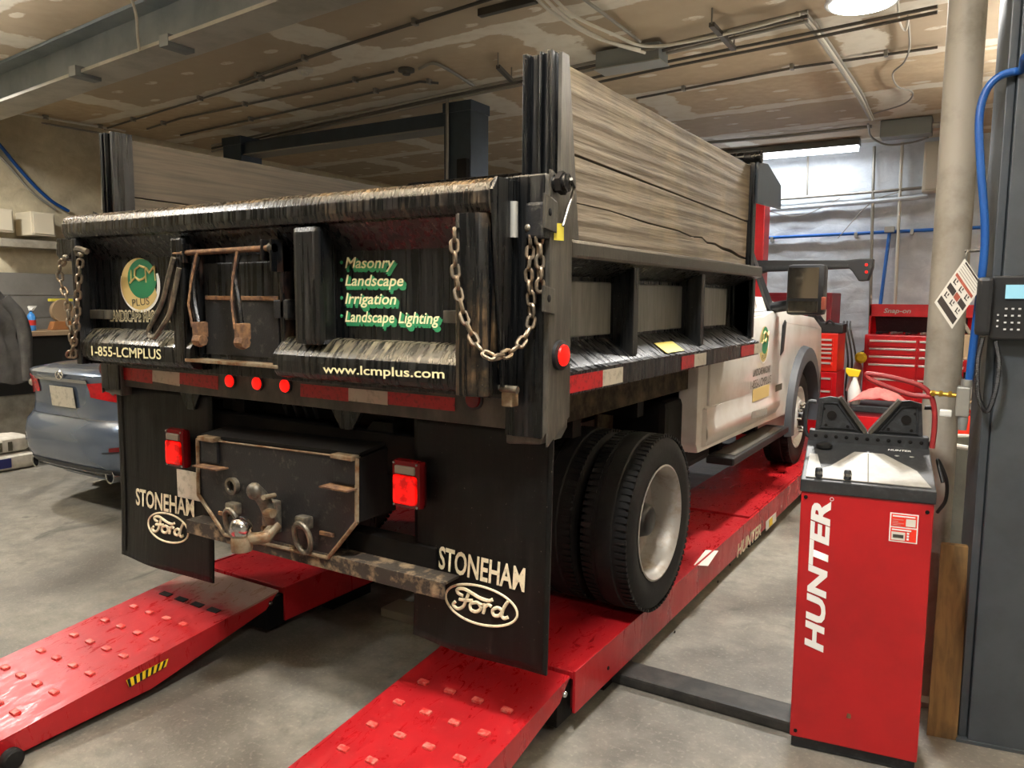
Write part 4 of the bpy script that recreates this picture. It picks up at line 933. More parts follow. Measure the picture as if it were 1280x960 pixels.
# company emblem: green disc, cream crescent, white rim
def emblem(c, e1, e2, nrm, r, parent):
    c, e1, e2, n_ = V(c), V(e1), V(e2), V(nrm)
    def poly(pts, mat, nm, lift): return B().slab([c+e1*x*r+e2*z*r+n_*lift for x, z in pts], n_*.0008).build(nm, mat, parent)
    circ = lambda R_, cx, cz, a0, a1, n: [(cx+R_*math.cos(math.radians(a0+(a1-a0)*i/n)), cz+R_*math.sin(math.radians(a0+(a1-a0)*i/n))) for i in range(n+1)]
    def crescent(R0, c0, R1, c1, a0, a1, mat, nm, lift):
        o_, i_ = circ(R0, *c0, a0, a1, 40), circ(R1, *c1, a0, a1, 40)
        rows = [[c+e1*x*r+e2*z*r+n_*lift for x, z in o_], [c+e1*x*r+e2*z*r+n_*lift for x, z in i_]]
        return B().grid(rows).build(nm, mat, parent)
    crescent(1.06, (0, -.04), .9, (0, 0), 160, 385, 'white_print', 'emblem_rim', .0008)
    crescent(1.0, (-.02, 0), .72, (.14, .2), 70, 335, 'gold_print', 'emblem_crescent', .002)
    poly(circ(.76, .13, .2, 0, 360, 40)[:-1], 'green_logo', 'emblem_disc', .0014)
    st = lambda pts, w_, mat: B().tube([c+e1*x*r+e2*z*r+n_*.0025 for x, z in pts], w_*r, 5).build('emblem_stroke', mat, parent)
    st([(-.42, .55), (-.44, .12)], .03, 'gold_print'); st([(-.5, .05), (-.2, .26), (.0, .14), (.22, .2), (.36, .3)], .05, 'gold_print')
    st([(.32, .62), (.05, .7), (-.2, .55), (-.22, .3)], .05, 'gold_print'); st([(.34, .66), (.36, .05)], .03, 'gold_print')
    st([(.4, .6), (.56, .42), (.82, .66)], .055, 'gold_print'); st([(.82, .66), (.84, .12)], .03, 'gold_print')
    a, b_ = c+e1*(-.42*r)+e2*(-.88*r), c+e1*(.5*r)+e2*(-.78*r)
    text('PLUS', a, b_, .3*r, 'dark_print', parent, bold=.0, up=e2, lift=.0036, normal=n_)
p = PY(175, 355, yt); emblem(p, X3*1.22, Z3, -Y3, .112, TG)
a, b_ = PY(138, 401, yt), PY(216, 402, yt); text('LANDSCAPE MASONRY', a, b_, .048, 'cream_dull', TG, bold=.06); text('LANDSCAPE MASONRY', a+V((.004, 0, .004)), b_+V((-.004, 0, .004)), .04, 'dark_print', TG, bold=.0, lift=.003)
# ---- post hardware (right) and chains
xr = XR
HW = bx('chain_plate', 'plate_black', T, xr-.06, xr+.006, 2.06, 2.115, 1.85, 1.96, .01)
B().tube(cpath([PY(627, 270, 2.07), PY(627, 250, 2.07), PY(633, 246, 2.08), PY(637, 250, 2.08), PY(637, 270, 2.09)], 5), .012, 10).build('latch_hook', 'wet_black', T, smooth=True)
B().tube([PY(642, 252, 2.05), PY(642, 297, 2.05)], .014, 10).build('latch_bar', 'aluminium', T, smooth=True)
q = [PX(u, v_, xr+.008) for u, v_ in ((661, 262), (690, 267), (690, 303), (680, 307), (660, 300))]
B().slab([V((xr+.004, 2.055, 1.985)), V((xr+.004, 2.13, 1.965)), V((xr+.004, 2.13, 1.87)), V((xr+.004, 2.055, 1.88))], (.01, 0, 0), .003).build('chain_slot_plate', 'post_grey', T)
disc((xr+.012, 2.085, 1.93), X3, .012, .003, 'frame_black', T, 'slot_hole')
B().slab([V((xr+.004, 2.055, 1.71)), V((xr+.004, 2.125, 1.70)), V((xr+.004, 2.125, 1.62)), V((xr+.004, 2.055, 1.63))], (.01, 0, 0), .003).build('chain_slot_plate', 'post_grey', T)
disc((xr+.012, 2.085, 1.67), X3, .012, .003, 'frame_black', T, 'slot_hole')
pv = V((xr, 2.13, 2.02)); B().tube([pv+V((-.02, 0, 0)), pv+V((.05, 0, 0))], .028, 12).build('pivot_pin', 'wet_black', T, smooth=True)
B().lathe([(.036, 0), (.036, .018)], pv+V((.02, 0, 0)), X3, 6).build('pivot_nut', 'frame_black', T)
B().tube([pv+V((.06, .0, .01)), pv+V((.045, .05, -.01)), pv+V((.04, -.01, -.13))], .005, 8).build('hair_pin', 'steel_rail', T, smooth=True)
q = [PX(u, v_, xr+.007) for u, v_ in ((692, 279), (704, 279), (704, 301), (692, 300))]; decal(q, 'yellow_label', T, 'warning_label', X3)
p = PX(690, 445, xr+.007); p.y = 2.165
o = B().lathe([(.048, 0), (.048, .012), (.036, .016)], p, X3, 24).build('side_lamp', 'black_plastic', T, smooth=True); B().lathe([(.036, .01), (.033, .022), (.015, .026)], p, X3, 24).build('lens', 'lamp_red_lit', o, smooth=True)
# lower latch of tailgate
p = PY(632, 478, 2.03); b = B().tube(cpath([p+V((0, 0, .06)), p+V((-.03, -.02, .04)), p+V((-.035, -.02, -.01)), p+V((0, 0, -.02))], 5), .012, 8); b.build('tailgate_latch', 'hitch_steel', T, smooth=True)
B().tube([p+V((-.04, -.01, -.015)), p+V((.05, -.01, -.02))], .012, 10).build('latch_pin', 'hitch_steel', T, smooth=True); B().box(p.x-.01, p.x+.03, 2.02, 2.06, p.z-.075, p.z-.02, .004).build('latch_tab', 'bead_steel', T)
# chains
LK = .0
def link_mesh(L=.05, wd=.032, r=.0052):
    pts = []; h = L/2-wd/2; rr = wd/2-r
    for i in range(9): a = math.pi*i/8; pts.append((rr*math.cos(a), 0, h+rr*math.sin(a)))
    for i in range(9): a = math.pi+math.pi*i/8; pts.append((rr*math.cos(a), 0, -h+rr*math.sin(a)))
    me = B().tube(pts, r, 6, closed=True).mesh('chain_link', True); me.materials.append(M('chain_steel')); return me
LM = link_mesh(.05, .034, .006)
def chain(path, anchor_mat='hitch_steel', pitch=.036):
    pts = cpath(path, 24); anchor = B().ball(pts[0], .014, 10).build('chain', anchor_mat, T, smooth=True)
    acc = 0; last = pts[0]; i = 0
    for a, b_ in zip(pts, pts[1:]):
        seg = (b_-a).length
        acc += seg
        if acc >= pitch:
            acc -= pitch; tan = (b_-a).normalized(); q = tan.to_track_quat('Z', 'Y').to_matrix().to_4x4()
            ang = (math.pi/2 if i % 2 else 0) + math.pi/4*.9 + random.uniform(-.15, .15)
            inst('chain_link', LM, Matrix.Translation(b_) @ q @ Matrix.Rotation(ang, 4, 'Z'), anchor); i += 1
yy = lambda u: 1.915 if u < 615 else 1.915+(u-615)/45*.15
CP = lambda *ps: [PY(u, v_, min(2.075, yy(u))) for u, v_ in ps]
chain(CP((661, 285), (663, 310), (661, 340), (664, 375), (663, 405), (650, 430), (630, 444), (612, 445), (596, 430), (582, 400), (573, 365), (569, 330), (568, 288)))
chain(CP((675, 282), (674, 305), (675, 335), (675, 365)))
chain([PY(u, v_, 1.93) for u, v_ in ((82, 322), (75, 335), (76, 352), (83, 372), (86, 395), (90, 420), (92, 445))])
chain([PY(u, v_, 1.925) for u, v_ in ((101, 318), (99, 345), (97, 375), (96, 405), (92, 430), (86, 446))])
a = PY(72, 300, 1.95); B().slab([PY(u, v_, 1.97) for u, v_ in ((70, 298), (92, 298), (92, 310), (84, 324), (76, 326), (70, 318))], (0, .06, 0), .005).build('chain_bracket', 'wet_black', T)
p = PY(101, 315, 1.935); B().tube(cpath([p+V((-.02, 0, -.01)), p+V((0, -.015, .012)), p+V((.05, 0, 0))], 5), .014, 8).build('chain_hook', 'hitch_steel', T, smooth=True)
# ---- mud flaps
def flap_y(u, v_, y=2.16): return y + .012*math.sin(u*5+v_*2)*v_ - .03*v_*v_ + .005*math.cos(u*9)*v_
class Flap:
    def __init__(s, x0, x1, z0, z1):
        s.x0, s.x1, s.z0, s.z1 = x0, x1, z0, z1; n, m = 24, 28
        rows = [[(x0+(x1-x0)*i/n, flap_y(i/n, j/m), z1+(z0-z1)*j/m) for i in range(n+1)] for j in range(m+1)]
        s.o = B().grid(rows).build('mud_flap', 'rubber_flap', T, smooth=True)
        md = s.o.modifiers.new('thick', 'SOLIDIFY'); md.thickness = .009; md.offset = 0
    def y(s, x, z): return flap_y((x-s.x0)/(s.x1-s.x0), (s.z1-z)/(s.z1-s.z0)) - .0065
    def prints(s, word, q0, q1, h, oval):
        a, b_ = PY(*q0, 2.145), PY(*q1, 2.145); t = text(word, a, b_, h, 'flap_print', s.o, bold=.022, lift=0)
        w0 = WORLD[t.name]
        for v_ in t.data.vertices: v_.co.y = s.y(v_.co.x+w0.x, v_.co.z+w0.z) - .004 - w0.y
        c = PY(*oval, 2.14); rx, rz = .150, .066
        R2 = lambda x, z: V((c.x+x, s.y(c.x+x, c.z+z), c.z+z))
        B().tube([R2(rx*math.cos(2*math.pi*i/48), rz*math.sin(2*math.pi*i/48)) for i in range(48)], .0045, 6, closed=True).build('oval_ring', 'flap_print', s.o, smooth=True)
        S = lambda pts: B().tube(cpath([R2(x*.115, z*.05) for x, z in pts], 5), .0062, 6).build('script_stroke', 'flap_print', s.o, smooth=True)
        S([(-.62, .35), (-.8, .45), (-.85, .7), (-.6, .85), (-.3, .7), (0, .5), (.3, .45), (.45, .6)])
        S([(-.42, .6), (-.5, .1), (-.6, -.4), (-.8, -.65), (-.98, -.45), (-.9, -.2)]); S([(-.75, .05), (-.5, .1), (-.25, .2)])
        S([(-.12, .15), (-.32, -.05), (-.3, -.45), (-.1, -.5), (.05, -.2), (-.02, .1), (-.12, .15), (.1, .05)])
        S([(.15, .2), (.18, -.1), (.14, -.5)]); S([(.16, -.1), (.3, .18), (.42, .1)])
        S([(.78, .05), (.62, .12), (.46, -.15), (.52, -.45), (.68, -.4), (.78, -.1)]); S([(.98, .75), (.84, .2), (.78, -.3), (.86, -.5), (1.0, -.35)])
    def strip(s, x0, x1, z0, z1):
        B().grid([[(x, s.y(x, z1+(z0-z1)*j/16)-.003, z1+(z0-z1)*j/16) for x in (x0, x1)] for j in range(17)]).build('flap_strip', 'rubber_flap', s.o)
fr = Flap(-1.755, -1.185, .435, 1.25); fl_ = Flap(-3.60, -2.885, .40, 1.25)
fr.prints('STONEHAM', (549, 709), (658, 738), .082, (602, 755)); fl_.prints('STONEHAM', (171, 630), (246, 645), .082, (212, 659))
fr.strip(-1.22, -1.20, .45, 1.2); fr.strip(-1.70, -1.22, .80, .805); fl_.strip(-3.585, -3.555, .42, 1.2); fl_.strip(-3.52, -2.9, .80, .805); fl_.strip(-3.46, -3.45, .82, 1.15); fl_.strip(-3.3, -3.295, .82, 1.1)
# ---- rear hitch plate and bumper bar
yH = 2.05
hp = [PY(u, v_, yH) for u, v_ in ((248, 548), (447, 573), (447, 652), (411, 697), (282, 668), (249, 618))]
HP = B().slab(hp, (0, .015, 0), .002).build('hitch_plate', 'plate_black', T)
for i in range(6):
    if i in (0,): continue
    a, b_ = hp[i], hp[(i+1) % 6]; B().tube([a+V((0, -.003, 0)), b_+V((0, -.003, 0))], .009, 8).build('edge_bead', 'bead_steel', HP, smooth=True)
B().tube([hp[0]+V((0, -.003, 0)), hp[1]+V((0, -.003, 0))], .004, 8).build('edge_bead', 'bead_steel', HP, smooth=True)
B().slab([hp[1], hp[1]+V((.0, .2, .02)), hp[2]+V((0, .2, 0)), hp[2]], (.012, 0, 0)).build('side_cheek', 'frame_black', HP); B().slab([hp[0], hp[0]+V((.0, .2, .02)), hp[5]+V((0, .2, 0)), hp[5]], (-.012, 0, 0)).build('side_cheek', 'frame_black', HP)
B().slab([hp[0]+V((0, .01, .005)), hp[1]+V((0, .01, .005)), hp[1]+V((0, .2, .03)), hp[0]+V((0, .2, .03))], (0, 0, .012)).build('top_plate', 'frame_black', HP)
for px in ((251, 544, 271, 553), (417, 566, 444, 576)):
    a, b_ = PY(px[0], px[1], yH-.01), PY(px[2], px[3], yH-.01); bx('step_clip', 'bead_steel', HP, a.x, b_.x, yH-.03, yH+.02, b_.z, a.z, .004); bx('clip_face', 'plate_black', HP, a.x, b_.x, yH-.012, yH, b_.z-.09, b_.z, .002)
for px in ((250, 580, 281, 591), (408, 606, 444, 617)):
    a, b_ = PY(px[0], px[1], yH-.02), PY(px[2], px[3], yH-.02); bx('step_bar', 'rust', HP, a.x, b_.x, yH-.06, yH, b_.z+.015, a.z, .004)
for (u, v_, l) in ((281, 642, .03), (410, 667, .035)): p = PY(u, v_, yH); bx('weld_tab', 'rust', HP, p.x-l, p.x+l, yH-.012, yH, p.z-.008, p.z+.008, .003)
# socket
p = PY(293, 607, yH); o = B().lathe([(.036, 0), (.036, .02), (.024, .022), (.022, .004)], p, -Y3, 18).build('trailer_socket', 'hitch_steel', HP, smooth=True); B().lathe([(.022, .004), (.01, .008)], p, -Y3, 14).build('socket_core', 'frame_black', o)
# safety chain loops
def dring(u, v_, r=1.0):
    p = PY(u, v_, yH); o = B().box(p.x-.033*r, p.x+.033*r, yH-.04, yH, p.z-.022, p.z+.028, .010).build('ring_bracket', 'hitch_steel', HP)
    pts = [(p.x+.041*r*math.cos(a), yH-.03-.012*math.sin(a), p.z-.055+(.058 if math.sin(a) > 0 else .062)*math.sin(a)) for a in [2*math.pi*i/24 for i in range(24)]]
    B().tube(pts, .011, 8, closed=True).build('ring', 'hitch_steel', o, smooth=True)
dring(385, 652); dring(297, 635, .95)
# pintle hook with ball
p = PY(345, 645, yH); pt = bx('pintle_mount', 'hitch_steel', HP, p.x-.05, p.x+.035, yH-.03, yH, p.z-.06, p.z+.07, .008)
for dx in (-.035, .02):
    for dz in (-.045, .05): disc((p.x+dx, yH-.03, p.z+dz), -Y3, .010, .012, 'bead_steel', pt, 'bolt', 6)
h0 = PY(346, 655, yH-.03); h1 = PY(330, 672, yH-.09); hb = PY(302, 674, yH-.14)
B().tube(cpath([h0, (h0+h1)/2+V((0, -.01, -.01)), h1, hb], 6), .024, 10, radii=None).build('lower_jaw', 'bead_steel', pt, smooth=True)
B().tube(cpath([PY(341, 652, yH-.04), PY(333, 632, yH-.07), PY(326, 620, yH-.09), PY(318, 613, yH-.11)], 5), .027, 10).build('upper_jaw', 'hitch_steel', pt, smooth=True)
B().ball(PY(318, 614, yH-.11), .034, 14, (1, .8, 1)).build('jaw_nose', 'hitch_steel', pt, smooth=True)
B().tube([PY(329, 622, yH-.12), PY(343, 619, yH-.05)], .010, 8).build('jaw_pin', 'bead_steel', pt, smooth=True)
B().lathe([(.018, -.02), (.018, .02)], PY(337, 641, yH-.08), X3, 12).build('jaw_pivot', 'bead_steel', pt, smooth=True)
B().lathe([(.038, -.045), (.041, -.03), (.041, .0), (.036, .012), (.03, .014)], hb, Z3, 20).build('ball_base', 'bead_steel', pt, smooth=True)
B().ball(hb+V((0, 0, .045)), .044, 18).build('hitch_ball', 'chrome', pt, smooth=True)
# bumper bar (angle iron)
a, b_ = PY(239, 652, 2.07), PY(560, 724, 2.07)
za = (a.z+b_.z)/2
bar = bx('bumper_bar', 'rust_bar', T, a.x, b_.x, 2.045, 2.055, za-.055, za+.005, .002); bx('bar_top', 'rust_bar', bar, a.x, b_.x, 2.055, 2.135, za-.005, za+.005, .002)
for x in (XC-.3, XC+.3): bx('bar_hanger', 'black_rust', bar, x-.03, x+.03, 2.13, 2.3, za-.01, 1.0, .004)
bx('bumper_channel', 'frame_black', T, XC-.55, XC+.75, 2.14, 2.22, .60, .78, .005)
# tail lamps
for (u, v_, s) in ((510, 605, 1), (221, 560, -1)):
    p = PY(u, v_, 2.10); o = B().box(p.x-.066, p.x+.066, 2.085, 2.13, p.z-.088, p.z+.088, .02).build('tail_lamp', 'lamp_red_off', T)
    B().box(p.x-.052, p.x+.052, 2.075, 2.09, p.z-.07, p.z+.034, .012).build('red_lens', 'tail_lens', o); B().box(p.x-.045, p.x+.045, 2.077, 2.09, p.z+.038, p.z+.068, .006).build('clear_lens', 'lamp_clear', o)
    for dx in (-.052, .052):
        for dz in (-.076, .076): disc((p.x+dx, 2.086, p.z+dz), -Y3, .005, .004, 'chrome', o, 'screw', 10)
    bx('lamp_bracket', 'frame_black', T, p.x-.03 if s > 0 else p.x, p.x if s > 0 else p.x+.03, 2.14, 2.26, p.z-.02, 1.02)
a, b_ = PY(221, 586, 2.09), PY(246, 626, 2.09); LP = bx('licence_plate', 'reflect_white', T, a.x, b_.x+.04, 2.088, 2.094, b_.z, a.z, .002)
# ---- side reflector tape
for u0, u1, m_ in ((708, 753, 'reflect_red'), (753, 778, 'reflect_white'), (851, 867, 'reflect_red'), (867, 882, 'reflect_white'), (925, 941, 'reflect_red'), (941, 951, 'reflect_white')):
    y0, y1 = PX(u0, 470, XR).y, PX(u1, 460, XR).y; decal([(XR, y0, 1.36), (XR, y1, 1.36), (XR, y1, 1.418), (XR, y0, 1.418)], m_, T, 'reflector_tape', X3, .0015)
q = [PX(u, v_, XR-.02) for u, v_ in ((832, 433), (852, 431), (869, 446), (850, 448))]
decal([V((XR-.075, q[0].y, 1.478)), V((XR-.075, q[1].y+.02, 1.478)), V((XR-.015, q[1].y+.02, 1.438)), V((XR-.015, q[0].y, 1.438))], 'yellow_label', T, 'safety_label', V((.55, 0, .83)), .003)
# ---- cab
CX0, CX1 = XC-1.01, XC+1.01; cz = AZ+.012
arch = [(FY+.50*math.cos(a), cz+.50*math.sin(a)) for a in [math.radians(-8+196*i/16) for i in range(17)]]
low = [(4.20, .86), (4.20, 1.56), (5.55, 1.56), (5.95, 1.60), (7.35, 1.52), (7.72, 1.42), (7.80, 1.05), (7.75, .80), (7.46, .78)] + arch + [(6.42, .76), (4.24, .80)]
cab = B().slab([(CX0, y, z) for y, z in low], (CX1-CX0, 0, 0), .02).build('cab_body', 'truck_white', T, smooth=True)
gh = [(4.22, 1.56), (4.26, 2.16), (4.38, 2.24), (5.30, 2.24), (5.45, 2.19), (5.98, 1.60)]
B().slab([(CX0+.14, y, z) for y, z in gh], (CX1-CX0-.28, 0, 0), .03).build('cab_roof', 'truck_white', T, smooth=True)
hood = [(5.85, 1.58), (6.2, 1.70), (7.3, 1.60), (7.75, 1.48), (7.75, 1.3), (5.85, 1.3)]
B().slab([(CX0+.16, y, z) for y, z in hood], (CX1-CX0-.32, 0, 0), .05).build('hood', 'truck_white', T, smooth=True)
bx('front_bumper', 'black_plastic', T, CX0+.02, CX1-.02, 7.78, 7.95, .68, .98, .03)
bx('grille', 'black_plastic', T, CX0+.2, CX1-.2, 7.79, 7.83, 1.05, 1.4, .01)
for s in (1, -1):
    xs = XC+s*1.01; o_ = s
    def sp(pts, a, d_, name, mat, bev=.004, par=cab): return B().slab([(xs+o_*a, y, z) for y, z in pts], (o_*d_, 0, 0), bev).build(name, mat, par, smooth=True)
    door = sp([(4.36, 1.06), (4.36, 1.555), (5.50, 1.555), (5.72, 1.59), (5.95, 1.55), (6.02, 1.30), (6.04, .99)], -.004, .02, 'door', 'truck_white', .008)
    B().grid([[(xs+o_*x, y, z) for y in (4.30, 4.42, 4.5, 5.2, 5.9, 6.0, 6.04)] for x, z in ((.0, 1.06), (.016, 1.05), (.016, .97), (.03, .93), (.03, .88), (.0, .82), (-.03, .80))]).build('rocker_panel', 'truck_white', door, smooth=True)
    B().slab([(xs-o_*.06, 4.24, .80), (xs+o_*.022, 4.30, .84), (xs+o_*.022, 4.30, 1.05), (xs-o_*.06, 4.24, 1.05)], (0, .02, 0)).build('cab_corner', 'truck_white', cab)
    g_ = [(4.42, 1.60), (4.44, 2.08), (4.55, 2.14), (5.26, 2.14), (5.72, 1.64), (5.5, 1.60)]
    B().slab([(xs-o_*.135, y, z) for y, z in g_], (o_*.004, 0, 0)).build('side_window', 'glass_dark', cab)
    B().slab([(xs-o_*.12, 5.38, 2.16), (xs-o_*.12, 5.45, 2.16), (xs-o_*.02, 5.98, 1.60), (xs-o_*.02, 5.86, 1.58)], (-o_*.03, 0, 0), .006).build('window_pillar', 'black_plastic', cab)
    B().box(min(xs, xs-o_*.14), max(xs, xs-o_*.14), 4.22, 5.9, 1.545, 1.575, .008).build('belt_line', 'truck_white', cab)
    # fender flare
    fo, fi = [], []
    for i in range(21):
        a = math.radians(-10+200*i/20); fo.append((FY+.60*math.cos(a)*(1.0), cz+.02+.60*math.sin(a))); fi.append((FY+.49*math.cos(a), cz+.49*math.sin(a)))
    g1 = B().grid([[(xs+o_*.0, y, z) for y, z in fo], [(xs+o_*.05, FY+(y-FY)*.97, cz+(z-cz)*.97) for y, z in fo], [(xs+o_*.06, FY+(y-FY)*.9, cz+(z-cz)*.9) for y, z in fo], [(xs+o_*.055, y, z) for y, z in fi], [(xs-o_*.2, y, z) for y, z in fi]])
    g1.build('fender_flare', 'grey_flare', cab, smooth=True)
    bx('door_handle', 'black_plastic', door, min(xs+o_*.016, xs+o_*.04), max(xs+o_*.016, xs+o_*.04), 4.5, 4.72, 1.42, 1.46, .008)
    sp([(6.10, 1.25), (6.20, 1.28), (6.25, 1.50), (6.20, 1.52), (6.13, 1.48)], .0, .006, 'fender_vent', 'black_plastic', .001)
    # step
    st = bx('running_board', 'black_plastic', T, min(xs-o_*.12, xs+o_*.06), max(xs-o_*.12, xs+o_*.06), 4.75, 6.25, .64, .69, .012)
    for i in range(2): bx('step_bracket', 'frame_black', st, min(xs-o_*.2, xs-o_*.1), max(xs-o_*.2, xs-o_*.1), 4.95+i*.9, 5.03+i*.9, .66, .86)
    bx('step_tread', 'conduit_dark', st, min(xs-o_*.09, xs+o_*.04), max(xs-o_*.09, xs+o_*.04), 4.85, 6.1, .69, .694)
    # mirror
    mp = PX(1006, 364, XC+1.01+.22) if s > 0 else None
    my, mz = (mp.y, mp.z) if s > 0 else (my, mz)
    mh = B().box(xs+o_*.22-.13, xs+o_*.22+.13, my, my+.14, mz-.17, mz+.19, .035).build('mirror_housing', 'black_plastic', T, smooth=True)
    gx0, gx1 = sorted((xs+o_*.11, xs+o_*.31)); ga, gb = (.024, .003) if o_ > 0 else (.003, .024)
    B().slab([(gx0, my-ga, mz-.05), (gx1, my-gb, mz-.05), (gx1, my-gb, mz+.165), (gx0, my-ga, mz+.165)], (0, .004, 0)).build('mirror_glass', 'mirror_glass', mh)
    bx('lower_mirror', 'mirror_glass', mh, xs+o_*.21-.1, xs+o_*.21+.1, my-.004, my+.002, mz-.15, mz-.07, .002)
    bx('turn_lamp', 'tag_red', mh, xs+o_*.345-.012, xs+o_*.345+.012, my+.0, my+.06, mz-.13, mz-.04, .004)
    B().tube([(xs-o_*.02, my+.1, mz-.12), (xs+o_*.1, my+.08, mz-.1)], .04, 10).build('mirror_arm', 'black_plastic', mh, smooth=True)
xs = CX1+.0165
q = PX(955, 430, xs); emblem(V((xs, q.y, q.z)), Y3, Z3, X3, .125, cab)
def side_text(s_, u0, v0, u1, v1, h, mat, bold=.0):
    a, b_ = PX(u0, v0, xs), PX(u1, v1, xs); text(s_, V((xs, a.y, a.z)), V((xs, b_.y, a.z)), h, mat, cab, bold=bold)
side_text('LANDSCAPE MASONRY', 941, 471, 963, 468, .05, 'dark_print', .02); side_text('1-855-LCMPLUS', 938, 487, 963, 483, .06, 'dark_print')
q = PX(940, 503, xs); q2 = PX(961, 490, xs); decal([(xs, q.y, q.z), (xs, q2.y, q.z), (xs, q2.y, q.z+.085), (xs, q.y, q.z+.085)], 'gold_print', cab, 'door_label', X3)
q = PX(969, 490, xs); q2 = PX(977, 486, xs); decal([(xs, q.y, q.z), (xs, q2.y, q.z), (xs, q2.y, q.z+.05), (xs, q.y, q.z+.05)], 'dark_print', cab, 'model_badge', X3)
for i in range(6):
    q = PX(939+i*3.2, 524-i*.9, xs+.014); decal([(xs+.016, q.y, q.z), (xs+.016, q.y+.07, q.z), (xs+.016, q.y+.07, q.z+.05), (xs+.016, q.y, q.z+.05)], 'wire_grey', cab, 'faded_mark', X3, .0005)
# ================================================================== BLUE-GREY SEDAN
def sedan(xc, yr, label):
    t = thing('sedan', (xc, yr+2.35, 0), label, 'car')
    ZO = .045; HL = 2.36; yc = yr+HL; NE = 4.6
    prof = [(.22, .30, .80), (.27, .16, .87), (.33, .06, .9), (.45, .005, .91), (.58, 0, .915), (.66, .02, .915), (.70, .055, .91), (.72, .075, .905), (.80, .085, .90), (.92, .075, .885), (1.0, .055, .865), (1.045, .035, .84), (1.06, .05, .81), (1.085, .22, .77), (1.10, .5, .70)]
    def at(z):
        for (z0, i0, w0), (z1, i1, w1) in zip(prof, prof[1:]):
            if z <= z1: f = (z-z0)/(z1-z0); return i0+(i1-i0)*f, w0+(w1-w0)*f
        return prof[-1][1:]
    def pt(z, th, off=0):
        ins, hw = at(z); l = HL-ins+off; hw = hw+off; s, c = math.sin(th), math.cos(th)
        # hood is lower than the boot: squeeze the nose
        x = hw*math.copysign(abs(s)**(2/NE), s); y = -l*math.copysign(abs(c)**(2/NE), c)
        zz = z if y < 0 else z - max(0, z-.75)*.45*min(1, y/1.9)
        return V((xc+x, yc+y, zz+ZO))
    rows = [[pt(z, 2*math.pi*i/96) for i in range(97)] for z, _, _ in prof]
    g = B().grid(rows)
    g.slab([pt(prof[-1][0]-.001, 2*math.pi*i/48) for i in range(48)], (0, 0, .004))
    g.slab([pt(.24, 2*math.pi*i/48) for i in range(48)], (0, 0, -.02))
    body = g.build('car_body', 'car_paint', t, smooth=True)
    gr = []
    for z, hl0, hl1, hw in ((1.06, 1.75, 1.05, .80), (1.12, 1.6, .95, .77), (1.30, 1.08, .55, .68), (1.40, .85, .3, .62), (1.43, .6, .1, .5)):
        row = []
        for i in range(49):
            a = 2*math.pi*i/48; s, c = math.sin(a), math.cos(a)
            row.append((xc+hw*math.copysign(abs(s)**.5, s), yc-.15-(hl0 if c > 0 else hl1)*math.copysign(abs(c)**.6, c), z))
        gr.append(row)
    gg = B().grid(gr); gg.slab([V(p) for p in gr[-1][:-1]], (0, 0, .004)); gg.build('cabin', 'glass_dark', t, smooth=True)
    B().grid([[(xc-.5, yc-.75, 1.437), (xc, yc-.78, 1.45), (xc+.5, yc-.75, 1.437)], [(xc-.5, yc, 1.437), (xc, yc, 1.46), (xc+.5, yc, 1.437)]]).build('roof', 'car_paint', t, smooth=True)
    def patch(name, mat, t0, t1, zlo, zhi, off=.006, n=14, m=4, par=None):
        rr = []
        for j in range(m+1):
            rr.append([pt(zlo(i/n)+(zhi(i/n)-zlo(i/n))*j/m, t0+(t1-t0)*i/n, off) for i in range(n+1)])
        g = B().grid(rr)
        g.grid([[p for p in rr[0]], [pt(zlo(i/n), t0+(t1-t0)*i/n, -.01) for i in range(n+1)]])
        g.grid([[p for p in rr[-1]], [pt(zhi(i/n), t0+(t1-t0)*i/n, -.01) for i in range(n+1)]])
        return g.build(name, mat, par or t, smooth=True)
    rad = math.radians
    for s in (-1, 1):
        lamp = patch('tail_lamp', 'lamp_red_dim', s*rad(6.5), s*rad(62), lambda f: .885-.05*math.sin(f*2.2), lambda f: .985+.03*math.sin(f*3) if f < .95 else .96)
        c = pt(.94, s*rad(20), .008); B().lathe([(.03, 0), (.02, .012), (.005, .014)], c, -Y3, 16).build('lamp_glow', 'lamp_clear', lamp, smooth=True)
        patch('bumper_reflector', 'lamp_red_off', s*rad(20), s*rad(42), lambda f: .505+.02*f, lambda f: .535+.03*f, .004)
        patch('reflector_trim', 'car_lower', s*rad(16), s*rad(44), lambda f: .49+.02*f, lambda f: .50+.02*f, .004)
        e = pt(.32, s*rad(16), 0); B().lathe([(.05, -.16), (.055, -.02), (.055, .0), (.044, -.002), (.042, -.1)], (e.x, e.y-.02, .36), -Y3, 20).build('exhaust_tip', 'chrome', t, smooth=True)
        for yy_ in (yr+.95, yr+3.75):
            wx = xc+s*.80; o = B().lathe([(.21, -.11), (.3, -.115), (.325, -.08), (.33, 0), (.325, .08), (.3, .115), (.21, .11)], (wx, yy_, .33), X3, 36, closed=True).build('wheel', 'rubber_tire', t, smooth=True)
            B().lathe([(.215, .1*s), (.2, .09*s), (.06, .1*s), (.02, .105*s)], (wx, yy_, .33), X3, 24).build('rim', 'rim_grey', o, smooth=True)
    patch('lower_valance', 'car_lower', -rad(30), rad(30), lambda f: .26, lambda f: .345+.03*math.sin(f*math.pi), .005, 20)
    patch('chrome_bar', 'chrome', -rad(7), rad(7), lambda f: .985, lambda f: 1.01, .012, 16, 2)
    patch('boot_seam', 'car_lower', -rad(30), rad(30), lambda f: .715, lambda f: .722, .002, 20, 1)
    pp = [pt(z, math.asin((abs(x)/.9)**(NE/2))*(1 if x > 0 else -1), .012) for x, z in ((-.16, .79), (.16, .79), (.16, .945), (-.16, .945))]
    B().slab(pp, (0, -.004, 0)).build('licence_plate', 'reflect_white', t)
